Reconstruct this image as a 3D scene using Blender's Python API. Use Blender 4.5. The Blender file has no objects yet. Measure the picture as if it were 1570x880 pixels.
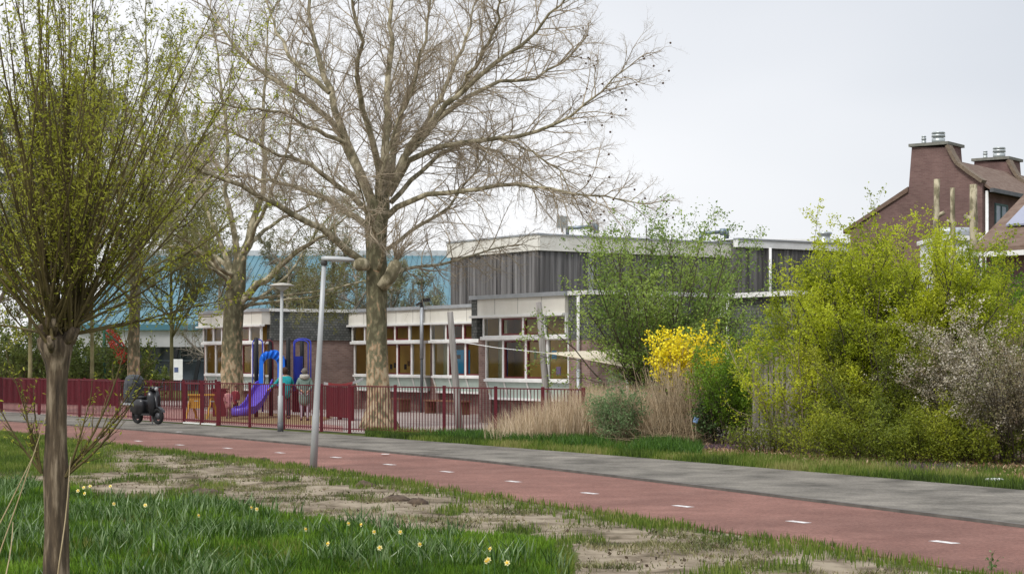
import bpy, math, random
import numpy as np
from mathutils import Vector, Matrix
R = math.radians
random.seed(7); np.random.seed(7)
S = bpy.context.scene
COL = S.collection
F = 2800.0; HC = 2.0; HY = 550.0

# ---------------------------------------------------------------- camera
cd = bpy.data.cameras.new('camera'); cam = bpy.data.objects.new('camera', cd); COL.objects.link(cam)
cam.location = (0, 0, HC); cam.rotation_euler = (R(90), 0, 0)
cd.sensor_width = 36; cd.lens = 36*F/1570; cd.shift_y = 110/1570
cd.clip_start = 0.1; cd.clip_end = 2000
S.camera = cam
S.view_settings.view_transform = 'Standard'; S.view_settings.look = 'None'
S.view_settings.exposure = 0.36; S.view_settings.gamma = 1
# ---------------------------------------------------------------- world: Nishita sky behind an even cloud cover
SUN_EL, SUN_AZ = R(48), R(215)      # azimuth clockwise from +Y
w = bpy.data.worlds.new("World"); S.world = w; w.use_nodes = True
nt = w.node_tree; nt.nodes.clear()
def N(nt, t, **k):
    n = nt.nodes.new(t)
    for a, b in k.items(): setattr(n, a, b)
    return n
out = N(nt, 'ShaderNodeOutputWorld'); bg = N(nt, 'ShaderNodeBackground'); bg.inputs[1].default_value = 0.1
sky = N(nt, 'ShaderNodeTexSky', sky_type='NISHITA', sun_disc=False, sun_elevation=SUN_EL, sun_rotation=SUN_AZ)
tc = N(nt, 'ShaderNodeTexCoord')
mp = N(nt, 'ShaderNodeMapping'); mp.inputs['Scale'].default_value = (1, 1, 2.5)
no = N(nt, 'ShaderNodeTexNoise'); no.inputs['Scale'].default_value = 2.6; no.inputs['Detail'].default_value = 3; no.inputs['Roughness'].default_value = .45
dt = N(nt, 'ShaderNodeVectorMath', operation='DOT_PRODUCT'); dt.inputs[1].default_value = (0.85, -.10, 1.0)
ma = N(nt, 'ShaderNodeMath', operation='MULTIPLY_ADD'); ma.inputs[1].default_value = .55; 
cr = N(nt, 'ShaderNodeValToRGB')
cr.color_ramp.elements[0].position = .2; cr.color_ramp.elements[0].color = (8.15, 8.15, 8.3, 1)
cr.color_ramp.elements[1].position = .62; cr.color_ramp.elements[1].color = (5.5, 5.75, 6.2, 1)
mx = N(nt, 'ShaderNodeMixRGB'); mx.inputs[0].default_value = .93
L = nt.links.new
L(tc.outputs['Generated'], mp.inputs[0]); L(mp.outputs[0], no.inputs[0])
L(tc.outputs['Generated'], dt.inputs[0]); L(no.outputs[0], ma.inputs[0]); L(dt.outputs['Value'], ma.inputs[2])
L(ma.outputs[0], cr.inputs[0]); L(sky.outputs[0], mx.inputs[1]); L(cr.outputs[0], mx.inputs[2])

# an overcast sky is brighter towards the zenith
sz = N(nt, 'ShaderNodeSeparateXYZ'); mz = N(nt, 'ShaderNodeMapRange', interpolation_type='SMOOTHSTEP'); mz.inputs[1].default_value = .22; mz.inputs[2].default_value = .9; mz.inputs[3].default_value = 1; mz.inputs[4].default_value = 2.1
zm = N(nt, 'ShaderNodeVectorMath', operation='SCALE')
L(tc.outputs['Generated'], sz.inputs[0]); L(sz.outputs[2], mz.inputs[0]); L(mx.outputs[0], zm.inputs[0]); L(mz.outputs[0], zm.inputs['Scale']); L(zm.outputs[0], bg.inputs[0]); L(bg.outputs[0], out.inputs[0])
# ---------------------------------------------------------------- sun, veiled
sl = bpy.data.lights.new('sun', 'SUN'); so = bpy.data.objects.new('sun', sl); COL.objects.link(so)
sl.energy = 1.9; sl.angle = R(12); sl.color = (1, .96, .9)
sd = Vector((math.sin(SUN_AZ)*math.cos(SUN_EL), math.cos(SUN_AZ)*math.cos(SUN_EL), math.sin(SUN_EL)))
so.rotation_euler = sd.to_track_quat('Z', 'Y').to_euler(); so.location = (-20, -20, 40)

# ================================================================ helpers
def W(px, py, Y): return Vector(((px-785)*Y/F, Y, HC-(py-HY)*Y/F))
def G(px, py, z=0.0):
    Y = (HC-z)*F/(py-HY); return Vector(((px-785)*Y/F, Y, z))
MATS = {}
def mat(name, c1, c2=None, scale=5, rough=.8, metal=0, bump=0, stretch=(1,1,1), detail=6, lo=.35, hi=.65, c3=None, spec=.3, bscale=None):
    if name in MATS: return MATS[name]
    m = bpy.data.materials.new(name); m.use_nodes = True; t = m.node_tree
    b = t.nodes['Principled BSDF']; b.inputs['Roughness'].default_value = rough; b.inputs['Metallic'].default_value = metal
    b.inputs['Specular IOR Level'].default_value = spec
    if c2 is None: c2 = tuple(c*.8 for c in c1)
    co = N(t, 'ShaderNodeTexCoord'); mpp = N(t, 'ShaderNodeMapping'); mpp.inputs['Scale'].default_value = stretch
    n = N(t, 'ShaderNodeTexNoise'); n.inputs['Scale'].default_value = scale; n.inputs['Detail'].default_value = detail; n.inputs['Roughness'].default_value = .6
    r = N(t, 'ShaderNodeValToRGB'); e = r.color_ramp.elements
    e[0].position = lo; e[0].color = (*c1, 1); e[1].position = hi; e[1].color = (*c2, 1)
    if c3:
        k = e.new((lo+hi)/2); k.color = (*c3, 1)
    t.links.new(co.outputs['Object'], mpp.inputs[0]); t.links.new(mpp.outputs[0], n.inputs[0])
    t.links.new(n.outputs[0], r.inputs[0]); t.links.new(r.outputs[0], b.inputs['Base Color'])
    if bump:
        bn = N(t, 'ShaderNodeBump'); bn.inputs['Strength'].default_value = min(1, bump); bn.inputs['Distance'].default_value = .02
        n2 = n
        if bscale:
            n2 = N(t, 'ShaderNodeTexNoise'); n2.inputs['Scale'].default_value = bscale; n2.inputs['Detail'].default_value = 5
            t.links.new(mpp.outputs[0], n2.inputs[0])
        t.links.new(n2.outputs[0], bn.inputs['Height']); t.links.new(bn.outputs[0], b.inputs['Normal'])
    MATS[name] = m; return m
def brickmat(name, c1, c2, mortar, bw=.21, bh=.065, ang=0, noise=(.12, .09, .08)):
    # brick courses in the wall's own plane: horizontal coordinate is the run along the wall
    m = bpy.data.materials.new(name); m.use_nodes = True; t = m.node_tree
    b = t.nodes['Principled BSDF']; b.inputs['Roughness'].default_value = .9; b.inputs['Specular IOR Level'].default_value = .2
    co = N(t, 'ShaderNodeTexCoord'); rot = N(t, 'ShaderNodeVectorRotate', rotation_type='Z_AXIS'); rot.inputs['Angle'].default_value = ang
    sp = N(t, 'ShaderNodeSeparateXYZ'); cb = N(t, 'ShaderNodeCombineXYZ'); ad = N(t, 'ShaderNodeMath', operation='ADD')
    br = N(t, 'ShaderNodeTexBrick'); br.inputs['Scale'].default_value = 1; br.inputs['Brick Width'].default_value = bw; br.inputs['Row Height'].default_value = bh
    br.inputs['Mortar Size'].default_value = .008; br.inputs['Color1'].default_value = (*c1, 1); br.inputs['Color2'].default_value = (*c2, 1); br.inputs['Mortar'].default_value = (*mortar, 1)
    nn = N(t, 'ShaderNodeTexNoise'); nn.inputs['Scale'].default_value = .9; nn.inputs['Detail'].default_value = 6
    mm = N(t, 'ShaderNodeMixRGB', blend_type='OVERLAY'); mm.inputs[0].default_value = .55
    t.links.new(co.outputs['Object'], rot.inputs['Vector']); t.links.new(rot.outputs[0], sp.inputs[0])
    t.links.new(sp.outputs[0], ad.inputs[0]); t.links.new(sp.outputs[1], ad.inputs[1]); t.links.new(ad.outputs[0], cb.inputs[0]); t.links.new(sp.outputs[2], cb.inputs[1])
    t.links.new(cb.outputs[0], br.inputs[0]); t.links.new(co.outputs['Object'], nn.inputs[0])
    t.links.new(br.outputs[0], mm.inputs[1]); t.links.new(nn.outputs[0], mm.inputs[2]); t.links.new(mm.outputs[0], b.inputs['Base Color'])
    bn = N(t, 'ShaderNodeBump', invert=True); bn.inputs['Strength'].default_value = .5; bn.inputs['Distance'].default_value = .01
    t.links.new(br.outputs['Fac'], bn.inputs['Height']); t.links.new(bn.outputs[0], b.inputs['Normal'])
    return m
def leafmat(name, cols, trans=.35, rough=.55):
    m = bpy.data.materials.new(name); m.use_nodes = True; t = m.node_tree
    b = t.nodes['Principled BSDF']; b.inputs['Roughness'].default_value = rough; b.inputs['Specular IOR Level'].default_value = .3
    a = N(t, 'ShaderNodeAttribute', attribute_name='rnd'); r = N(t, 'ShaderNodeValToRGB'); e = r.color_ramp.elements
    e[0].color = (*cols[0], 1); e[1].color = (*cols[-1], 1)
    for i in range(1, len(cols)-1):
        k = e.new(i/(len(cols)-1)); k.color = (*cols[i], 1)
    tr = N(t, 'ShaderNodeBsdfTranslucent'); mi = N(t, 'ShaderNodeMixShader'); mi.inputs[0].default_value = trans
    t.links.new(a.outputs['Fac'], r.inputs[0]); t.links.new(r.outputs[0], b.inputs['Base Color']); t.links.new(r.outputs[0], tr.inputs[0])
    t.links.new(b.outputs[0], mi.inputs[1]); t.links.new(tr.outputs[0], mi.inputs[2])
    t.links.new(mi.outputs[0], t.nodes['Material Output'].inputs[0])
    return m
def glassmat(name, tint=(.75,.78,.75), refl=.12):
    m = bpy.data.materials.new(name); m.use_nodes = True; t = m.node_tree; t.nodes.remove(t.nodes['Principled BSDF'])
    tr = N(t, 'ShaderNodeBsdfTransparent'); tr.inputs[0].default_value = (*tint, 1)
    gl = N(t, 'ShaderNodeBsdfGlossy'); gl.inputs['Roughness'].default_value = .03
    fr = N(t, 'ShaderNodeFresnel'); fr.inputs[0].default_value = 1.38
    ad = N(t, 'ShaderNodeMath', operation='ADD'); ad.inputs[1].default_value = refl; mi = N(t, 'ShaderNodeMixShader')
    t.links.new(fr.outputs[0], ad.inputs[0]); t.links.new(ad.outputs[0], mi.inputs[0]); t.links.new(tr.outputs[0], mi.inputs[1]); t.links.new(gl.outputs[0], mi.inputs[2])
    t.links.new(mi.outputs[0], t.nodes['Material Output'].inputs[0]); return m

def link(name, me, m, parent=None):
    o = bpy.data.objects.new(name, me); COL.objects.link(o)
    if m: me.materials.append(m)
    if parent: o.parent = parent
    return o
def tag(o, label=None, cat=None, group=None, kind=None):
    if label: o['label'] = label
    if cat: o['category'] = cat
    if group: o['group'] = group
    if kind: o['kind'] = kind
    return o
def empty(name, label, cat, loc=(0,0,0), group=None, rz=0):
    o = bpy.data.objects.new(name, None); COL.objects.link(o); o.location = loc; o.rotation_euler.z = rz
    o.empty_display_size = .2
    return tag(o, label, cat, group)
def keep(o, parent):       # parent world-space geometry to an empty that is not at the origin
    o.parent = parent; o.matrix_parent_inverse = Matrix.LocRotScale(parent.location, parent.rotation_euler, None).inverted(); return o
class MB:
    def __init__(s): s.v = []; s.f = []; s.smooth = []
    def add(s, vs, fs, sm=False):
        b = len(s.v); s.v += [tuple(v) for v in vs]; s.f += [tuple(i+b for i in f) for f in fs]; s.smooth += [sm]*len(fs)
    def box(s, x0, x1, y0, y1, z0, z1, M=None):
        vs = [Vector((x, y, z)) for z in (z0, z1) for y in (y0, y1) for x in (x0, x1)]
        if M is not None: vs = [M @ v for v in vs]
        s.add(vs, [(0,2,3,1),(4,5,7,6),(0,1,5,4),(2,6,7,3),(0,4,6,2),(1,3,7,5)]); return s
    def fr(s, o, e, n, a0, a1, p0, p1, z0, z1):     # box in a wall frame: origin o, along e, outward n
        vs = [Vector((o[0]+a*e[0]+p*n[0], o[1]+a*e[1]+p*n[1], z)) for z in (z0, z1) for p in (p0, p1) for a in (a0, a1)]
        s.add(vs, [(0,2,3,1),(4,5,7,6),(0,1,5,4),(2,6,7,3),(0,4,6,2),(1,3,7,5)]); return s
    def tube(s, pts, rads, k=8, caps=True):
        pts = [Vector(p) for p in pts]
        if not hasattr(rads, '__len__'): rads = [rads]*len(pts)
        vs = []; prev = None
        for i, p in enumerate(pts):
            t = (pts[min(i+1, len(pts)-1)]-pts[max(i-1, 0)]).normalized()
            if prev is None:
                a = t.orthogonal().normalized()
            else:
                a = (prev - t*prev.dot(t)).normalized()
            prev = a; b = t.cross(a)
            for j in range(k):
                q = 2*math.pi*j/k; vs.append(p+(a*math.cos(q)+b*math.sin(q))*rads[i])
        fs = [(i*k+j, i*k+(j+1)%k, (i+1)*k+(j+1)%k, (i+1)*k+j) for i in range(len(pts)-1) for j in range(k)]
        if caps: fs += [tuple(range(k))[::-1], tuple((len(pts)-1)*k+j for j in range(k))]
        s.add(vs, fs, True); return s
    def bar(s, a, b, w, d=None, up=(0,0,1)):
        a = Vector(a); b = Vector(b); d = d or w; t = (b-a).normalized(); u = Vector(up)
        if abs(t.dot(u)) > .95: u = Vector((1,0,0))
        x = t.cross(u).normalized(); y = x.cross(t)
        vs = [p+x*i*w/2+y*j*d/2 for p in (a, b) for i, j in ((-1,-1),(1,-1),(1,1),(-1,1))]
        s.add(vs, [(3,2,1,0),(4,5,6,7),(0,1,5,4),(1,2,6,5),(2,3,7,6),(3,0,4,7)]); return s
    def poly(s, pts, z0, z1):     # prism from a ground polygon (counter-clockwise)
        n = len(pts); vs = [(p[0], p[1], z0) for p in pts]+[(p[0], p[1], z1) for p in pts]
        s.add(vs, [tuple(range(n))[::-1], tuple(range(n, 2*n))]+[(i, (i+1)%n, (i+1)%n+n, i+n) for i in range(n)]); return s
    def sheet(s, pts): s.add(pts, [tuple(range(len(pts)))]); return s
    def loft(s, rings, close=True, caps=True, sm=True):
        k = len(rings[0]); vs = [v for r in rings for v in r]
        fs = [(i*k+j, i*k+(j+1)%k, (i+1)*k+(j+1)%k, (i+1)*k+j) for i in range(len(rings)-1) for j in range(k if close else k-1)]
        if caps: fs += [tuple(range(k))[::-1], tuple((len(rings)-1)*k+j for j in range(k))]
        s.add(vs, fs, sm); return s
    def build(s, name, m, parent=None, bevel=0, W_=False):
        me = bpy.data.meshes.new(name); me.from_pydata(s.v, [], s.f); me.update()
        me.polygons.foreach_set('use_smooth', s.smooth)
        o = link(name, me, m)
        if parent:
            if W_: keep(o, parent)
            else: o.parent = parent
        if bevel:
            b = o.modifiers.new('b', 'BEVEL'); b.width = bevel; b.segments = 2; b.limit_method = 'ANGLE'
        return o
def fastmesh(name, V, Fc, m, rnd=None, smooth=False, parent=None, keepw=False):
    # V (n,3), Fc list of (k,4)/(k,3) int arrays
    me = bpy.data.meshes.new(name)
    tot = sum(a.size for a in Fc); nf = sum(len(a) for a in Fc)
    me.vertices.add(len(V)); me.vertices.foreach_set('co', np.asarray(V, dtype=np.float32).ravel())
    me.loops.add(tot); me.loops.foreach_set('vertex_index', np.concatenate([a.ravel() for a in Fc]).astype(np.int32))
    me.polygons.add(nf)
    sizes = np.concatenate([np.full(len(a), a.shape[1]) for a in Fc]); st = np.concatenate([[0], np.cumsum(sizes)[:-1]])
    me.polygons.foreach_set('loop_start', st.astype(np.int32)); me.polygons.foreach_set('loop_total', sizes.astype(np.int32))
    me.polygons.foreach_set('use_smooth', np.full(nf, smooth))
    me.update(calc_edges=True)
    if rnd is not None:
        a = me.attributes.new('rnd', 'FLOAT', 'POINT'); a.data.foreach_set('value', rnd.astype(np.float32))
    o = link(name, me, m)
    if parent:
        if keepw: keep(o, parent)
        else: o.parent = parent
    return o
def tubes_mesh(name, T, m, sides, parent=None, keepw=True):
    # T: list of (pts, rads); batch by point count
    by = {}
    for pts, rads, lev in T: by.setdefault((len(pts), sides(lev)), []).append((pts, rads))
    VV = []; FF = []; base = 0
    for (n, k), lst in by.items():
        P = np.array([[tuple(p) for p in a] for a, _ in lst]); Rr = np.array([b for _, b in lst])
        tg = np.empty_like(P); tg[:, 1:-1] = P[:, 2:]-P[:, :-2]; tg[:, 0] = P[:, 1]-P[:, 0]; tg[:, -1] = P[:, -1]-P[:, -2]
        tg /= np.linalg.norm(tg, axis=2, keepdims=True)+1e-9
        ref = np.zeros((len(P), 1, 3)); vert = np.abs(tg[:, :, 2]).mean(axis=1) > .8
        ref[:, 0, 2] = ~vert; ref[:, 0, 0] = vert
        a = np.cross(tg, np.broadcast_to(ref, tg.shape)); a /= np.linalg.norm(a, axis=2, keepdims=True)+1e-9
        b = np.cross(tg, a); q = 2*np.pi*np.arange(k)/k
        v = P[:, :, None]+(a[:, :, None]*np.cos(q)[None, None, :, None]+b[:, :, None]*np.sin(q)[None, None, :, None])*Rr[:, :, None, None]
        VV.append(v.reshape(-1, 3))
        t = np.arange(len(P))[:, None, None]*n*k; i = np.arange(n-1)[None, :, None]*k; j = np.arange(k)[None, None, :]; j2 = (j+1) % k
        f = np.stack([t+i+j, t+i+j2, t+i+k+j2, t+i+k+j], axis=-1).reshape(-1, 4)+base
        FF.append(f); base += v.size//3
    return fastmesh(name, np.concatenate(VV), FF, m, smooth=True, parent=parent, keepw=keepw)
def grow(T, p, d, L_, r, lev, P):
    n = P['seg'][lev]; pts = [p.copy()]; d = d.normalized(); wig = P['wig'][lev]; up = P['up'][lev]; ds = []
    for i in range(n):
        d = (d+Vector((random.gauss(0, wig), random.gauss(0, wig), random.gauss(0, wig)+up))).normalized()
        p = p+d*(L_/n); pts.append(p); ds.append(d)
    r1 = r*P.get('tap', .35)
    T.append((pts, [r+(r1-r)*i/n for i in range(n+1)], lev))
    if lev < P['max']: sprout(T, pts, [r+(r1-r)*i/n for i in range(n+1)], L_, lev, P)
def sprout(T, pts, rads, L_, lev, P, t0=None, n=None):
    n = n if n is not None else P['n'][lev]; t0 = P['t0'][lev] if t0 is None else t0
    m = len(pts)-1
    for k in range(n):
        t = t0+(1-t0)*(k+random.random())/n; x = min(t*m, m-1e-4); i = int(x); f = x-i
        q = pts[i].lerp(pts[i+1], f); dd = (pts[i+1]-pts[i]).normalized(); rr = rads[i]+(rads[i+1]-rads[i])*f
        ax = dd.orthogonal().normalized(); ax.rotate(Matrix.Rotation(random.uniform(0, 2*math.pi), 3, dd))
        c = dd.copy(); c.rotate(Matrix.Rotation(P['ang'][lev]*random.uniform(.6, 1.3), 3, ax))
        l = L_*P['lr'][lev]*random.uniform(.55, 1.25)*(1-.35*t)
        grow(T, q, c, l, min(rr*.75, P['r'][lev+1]), lev+1, P)
def leaves_mesh(name, pts, size, asp, m, jit=.03, parent=None, sizevar=.4, droop=0, tone=None, keepw=True):
    pts = np.asarray(pts, dtype=float); n = len(pts)
    c = pts+np.random.normal(0, jit, (n, 3))
    d = np.random.normal(0, 1, (n, 3)); d[:, 2] -= droop; d /= np.linalg.norm(d, axis=1, keepdims=True)
    e = np.random.normal(0, 1, (n, 3)); e -= d*(e*d).sum(1, keepdims=True); e /= np.linalg.norm(e, axis=1, keepdims=True)
    nn = np.cross(d, e)
    s = size*(1+np.random.uniform(-sizevar, sizevar, (n, 1)))
    v = np.stack([c, c+d*s*.45+e*s*asp/2+nn*s*.08, c+d*s, c+d*s*.45-e*s*asp/2+nn*s*.08], axis=1).reshape(-1, 3)
    f = np.arange(n*4).reshape(n, 4)
    rn = np.random.uniform(0, 1, n) if tone is None else np.clip(tone+np.random.uniform(-.25, .25, n), 0, 1)
    return fastmesh(name, v, [f], m, rnd=np.repeat(rn, 4), parent=parent, keepw=keepw)
def blades(name, P, h, wd, m, lean=.35, hv=.4, tone=None, parent=None):
    P = np.asarray(P, dtype=float); n = len(P); az = np.random.uniform(0, 2*np.pi, n); la = np.random.uniform(0, 2*np.pi, n)
    hh = (h*(1+np.random.uniform(-hv, hv, n)))[:, None]; ln = np.random.uniform(0, 1, n)[:, None]*lean*hh
    ww = (wd*(1+np.random.uniform(-.3, .3, n)))[:, None]
    a = np.stack([np.cos(az), np.sin(az), 0*az], 1)*ww/2; l = np.stack([np.cos(la), np.sin(la), 0*la], 1)*ln
    z = np.array([0, 0, 1.])
    v = np.stack([P-a, P+a, P+a*.85+l*.35+z*hh*.55, P-a*.85+l*.35+z*hh*.55, P+l+z*hh], axis=1).reshape(-1, 3)
    b = np.arange(n)[:, None]*5
    rn = np.random.uniform(0, 1, n) if tone is None else np.clip(tone+np.random.uniform(-.3, .3, n), 0, 1)
    return fastmesh(name, v, [b+np.array([[0, 1, 2, 3]]), b+np.array([[3, 2, 4]])], m, rnd=np.repeat(rn, 5), parent=parent, keepw=bool(parent))
RN = np.random.RandomState(3).rand(256, 256)
def vnoise(x, y):
    xi = np.floor(x).astype(int); yi = np.floor(y).astype(int); fx = x-xi; fy = y-yi; fx = fx*fx*(3-2*fx); fy = fy*fy*(3-2*fy)
    g = lambda a, b: RN[a % 256, b % 256]
    return (g(xi, yi)*(1-fx)+g(xi+1, yi)*fx)*(1-fy)+(g(xi, yi+1)*(1-fx)+g(xi+1, yi+1)*fx)*fy
def fbm(x, y, o=4):
    s = 0; a = .5; t = 0
    for i in range(o): s = s+a*vnoise(x*2**i+17*i, y*2**i+31*i); t += a; a *= .5
    return s/t
def interp_line(pts, ys):   # X of a boundary at given Y
    p = sorted([(q[1], q[0]) for q in pts]); return np.interp(ys, [a for a, _ in p], [b for _, b in p])
def samp(T, lev, per):
    o = []
    for pts, rads, lv in T:
        if lv >= lev:
            for k in range(per):
                x = random.random()*(len(pts)-1)*.999; i = int(x); o.append(tuple(pts[i].lerp(pts[i+1], x-i)))
    return o

# ================================================================ ground layout (world coordinates on z = 0)
pathU = [(14, 5.5), (8.9, 15), (6.01, 21.5), (2.26, 29.5), (-.44, 35), (-4.13, 40.9), (-9.65, 49.6), (-16.2, 58.2), (-32, 78), (-60, 112)]
pathL = [(8.6, 8), (4.28, 17.1), (3.0, 20.1), (1.72, 22.4), (-1.17, 28.3), (-3.3, 32.6), (-5.93, 37.3), (-9.77, 43.1), (-13.9, 49.6), (-29, 69), (-58, 104)]
paveU = [(20, 5.5), (11.2, 20.5), (7.66, 27.3), (2.76, 35.9), (-1.74, 43.1), (-4.87, 47.9), (-13.3, 59.6), (-19.6, 67.9), (-36, 88), (-64, 118)]
fenceP = [(-30, 82.6), (-19.2, 68.4), (-13, 60.3), (-4.3, 48.9), (1.69, 43.3)]
# --- materials for the ground
def groundmat():
    m = bpy.data.materials.new('ground'); m.use_nodes = True; t = m.node_tree; b = t.nodes['Principled BSDF']; b.inputs['Roughness'].default_value = 1; b.inputs['Specular IOR Level'].default_value = .1
    at = N(t, 'ShaderNodeAttribute', attribute_name='grass'); co = N(t, 'ShaderNodeTexCoord')
    def ns(sc, c, pos, st=(1,1,1)):
        mpp = N(t, 'ShaderNodeMapping'); mpp.inputs['Scale'].default_value = st
        n = N(t, 'ShaderNodeTexNoise'); n.inputs['Scale'].default_value = sc; n.inputs['Detail'].default_value = 8; n.inputs['Roughness'].default_value = .65
        r = N(t, 'ShaderNodeValToRGB'); e = r.color_ramp.elements
        for i in range(len(c)):
            k = e[i] if i < 2 else e.new(pos[i])
            k.position = pos[i]; k.color = (*c[i], 1)
        t.links.new(co.outputs['Object'], mpp.inputs[0]); t.links.new(mpp.outputs[0], n.inputs[0]); t.links.new(n.outputs[0], r.inputs[0]); return n, r
    n1, sand = ns(1.5, [(.06, .048, .028), (.27, .225, .165), (.16, .128, .09)], [.36, .60, .46])
    n2, gr = ns(3.5, [(.045, .055, .018), (.10, .115, .03), (.07, .085, .022)], [.3, .7, .5])
    n3, _ = ns(11, [(0,0,0), (1,1,1)], [.3, .7])
    ad = N(t, 'ShaderNodeMath', operation='MULTIPLY_ADD'); ad.inputs[1].default_value = .7; ad.inputs[2].default_value = -.35
    a2 = N(t, 'ShaderNodeMath', operation='ADD'); rr = N(t, 'ShaderNodeValToRGB'); rr.color_ramp.elements[0].position = .42; rr.color_ramp.elements[1].position = .58
    mi = N(t, 'ShaderNodeMixRGB')
    t.links.new(n3.outputs[0], ad.inputs[0]); t.links.new(ad.outputs[0], a2.inputs[0]); t.links.new(at.outputs['Fac'], a2.inputs[1]); t.links.new(a2.outputs[0], rr.inputs[0])
    t.links.new(rr.outputs[0], mi.inputs[0]); t.links.new(sand.outputs[0], mi.inputs[1]); t.links.new(gr.outputs[0], mi.inputs[2]); t.links.new(mi.outputs[0], b.inputs['Base Color'])
    bn = N(t, 'ShaderNodeBump'); bn.inputs['Strength'].default_value = .35; bn.inputs['Distance'].default_value = .03
    t.links.new(n3.outputs[0], bn.inputs['Height']); t.links.new(bn.outputs[0], b.inputs['Normal']); return m
def grass_amount(X, Y):
    # how much of the ground grass covers (0 bare sand, 1 full sward)
    xl = interp_line(pathL, Y); dpath = (xl-X)*.8           # metres in front of the cycle path
    px = 785+X*F/Y; py = HY+HC*F/Y
    sw = 1/(1+np.exp(-(py-(742+np.clip(px, 0, 900)*.118+18*(fbm(X*.7+5, Y*.7)-.5)*2))/5.0))   # the daffodil lawn
    edge = np.exp(-np.abs(dpath-.2)/.30)*.62
    far = np.clip((230-px)/110, 0, 1)*np.clip((738-py)/18, 0, 1)*.8
    nz = fbm(X*.55+3, Y*.4+9, 5)
    nz2 = fbm(X*1.3+11, Y*.8+5, 5); g = np.clip((nz2-.60)*4.2+.20+(nz-.5)*1.2, 0, .60)
    out = np.maximum.reduce([np.where((px < 880) , sw, 0), edge+(nz-.5)*.9, far+(nz-.5)*.4, g])
    xu = interp_line(paveU, Y); right = X > xu-.1
    out = np.where(right, np.clip(1.15-(X-xu-1.9)*.75+(nz-.5)*.9, 0, 1), out)
    out = np.where((Y > 68) | (X < -24), .95, out)
    return np.clip(out, 0, 1)
def gz(X, Y):
    xl = interp_line(pathL, Y); d = np.clip((xl-X)*.8-.3, 0, 2)/2
    xu = interp_line(paveU, Y); d2 = np.clip((X-xu)-.2, 0, 2)/2
    return np.where(X < xl, (fbm(X*1.3, Y*1.3)-.45)*.13*d+(fbm(X*4, Y*4, 3)-.5)*.05*d, np.where(X > xu, (fbm(X*2, Y*2)-.4)*.08*d2*(Y < 45), 0))-.004
# far ground + fine foreground grid in one sheet
xs = np.concatenate([[-900, -400, -150, -70, -40], np.arange(-25, 14.01, .13), [20, 30, 60, 150, 400, 900]])
ys = np.concatenate([[-60, -20, 0, 8, 12], np.arange(14, 60.01, .17), [64, 70, 80, 95, 120, 160, 240, 400, 900, 1500]])
XX, YY = np.meshgrid(xs, ys); nx, ny = len(xs), len(ys)
inn = (XX > -24.9) & (XX < 13.9) & (YY > 14.1) & (YY < 59.9)
ZZ = np.where(inn, gz(XX, YY), -.004)
V = np.stack([XX.ravel(), YY.ravel(), ZZ.ravel()], 1)
i = np.arange(ny-1)[:, None]*nx+np.arange(nx-1)[None, :]
Fq = np.stack([i, i+1, i+nx+1, i+nx], -1).reshape(-1, 4)
ground = fastmesh('ground', V, [Fq], groundmat(), smooth=True); tag(ground, kind='structure')
at = ground.data.attributes.new('grass', 'FLOAT', 'POINT'); at.data.foreach_set('value', grass_amount(XX.ravel(), np.maximum(YY.ravel(), 9)).astype(np.float32))

def strip(name, A, B, z, m, z0=None):
    # ribbon between two boundary polylines resampled
    def res(P, n=60):
        P = np.array(P, float); s = np.concatenate([[0], np.cumsum(np.hypot(*np.diff(P, axis=0).T))]); t = np.linspace(0, s[-1], n)
        # smooth by Catmull-like averaging
        q = np.stack([np.interp(t, s, P[:, 0]), np.interp(t, s, P[:, 1])], 1)
        for _ in range(2): q[1:-1] = (q[:-2]+2*q[1:-1]+q[2:])/4
        return q
    a = res(A); b = res(B); mb = MB(); n = len(a)
    vs = [(*p, z) for p in a]+[(*p, z) for p in b]; fs = [(k, k+1, n+k+1, n+k) for k in range(n-1)]
    if z0 is not None:
        vs += [(*p, z0) for p in a]+[(*p, z0) for p in b]
        fs += [(2*n+k, 2*n+k+1, k+1, k) for k in range(n-1)]+[(n+k, n+k+1, 3*n+k+1, 3*n+k) for k in range(n-1)]
    mb.add(vs, fs, False); o = mb.build(name, m); return tag(o, kind='structure'), a, b
asph = mat('red_asphalt', (.165, .078, .060), (.22, .110, .086), scale=1.3, rough=.9, bump=.5, bscale=90, c3=(.19, .092, .071))
def grain(m, sc, lo, hi, sc2=.35, lo2=.8, hi2=1.1):
    t = m.node_tree; pb_ = t.nodes['Principled BSDF'].inputs['Base Color']; src = pb_.links[0].from_socket; co = N(t, 'ShaderNodeTexCoord')
    for s_, a, b, d in ((sc, lo, hi, 2), (sc2, lo2, hi2, 6)):
        n = N(t, 'ShaderNodeTexNoise'); n.inputs['Scale'].default_value = s_; n.inputs['Detail'].default_value = d
        r = N(t, 'ShaderNodeMapRange'); r.inputs[1].default_value = .35; r.inputs[2].default_value = .65; r.inputs[3].default_value = a; r.inputs[4].default_value = b
        v = N(t, 'ShaderNodeVectorMath', operation='SCALE'); t.links.new(co.outputs['Object'], n.inputs[0]); t.links.new(n.outputs[0], r.inputs[0]); t.links.new(src, v.inputs[0]); t.links.new(r.outputs[0], v.inputs['Scale']); src = v.outputs[0]
    t.links.new(src, pb_)
grain(asph, 28, .80, 1.2)
path, pa, pb = strip('cycle_path', pathU, pathL, .014, asph, -.1)
pv = mat('concrete_paving', (.085, .076, .062), (.205, .185, .155), scale=.9, rough=.9, bump=.4, detail=9, stretch=(1, 1, 1), c3=(.155, .14, .117), lo=.34, hi=.60, bscale=40)
pt = pv.node_tree       # tile joints
_b = N(pt, 'ShaderNodeTexBrick'); _b.inputs['Brick Width'].default_value = .3; _b.inputs['Row Height'].default_value = .3; _b.inputs['Mortar Size'].default_value = .006; _b.inputs['Scale'].default_value = 1
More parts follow.
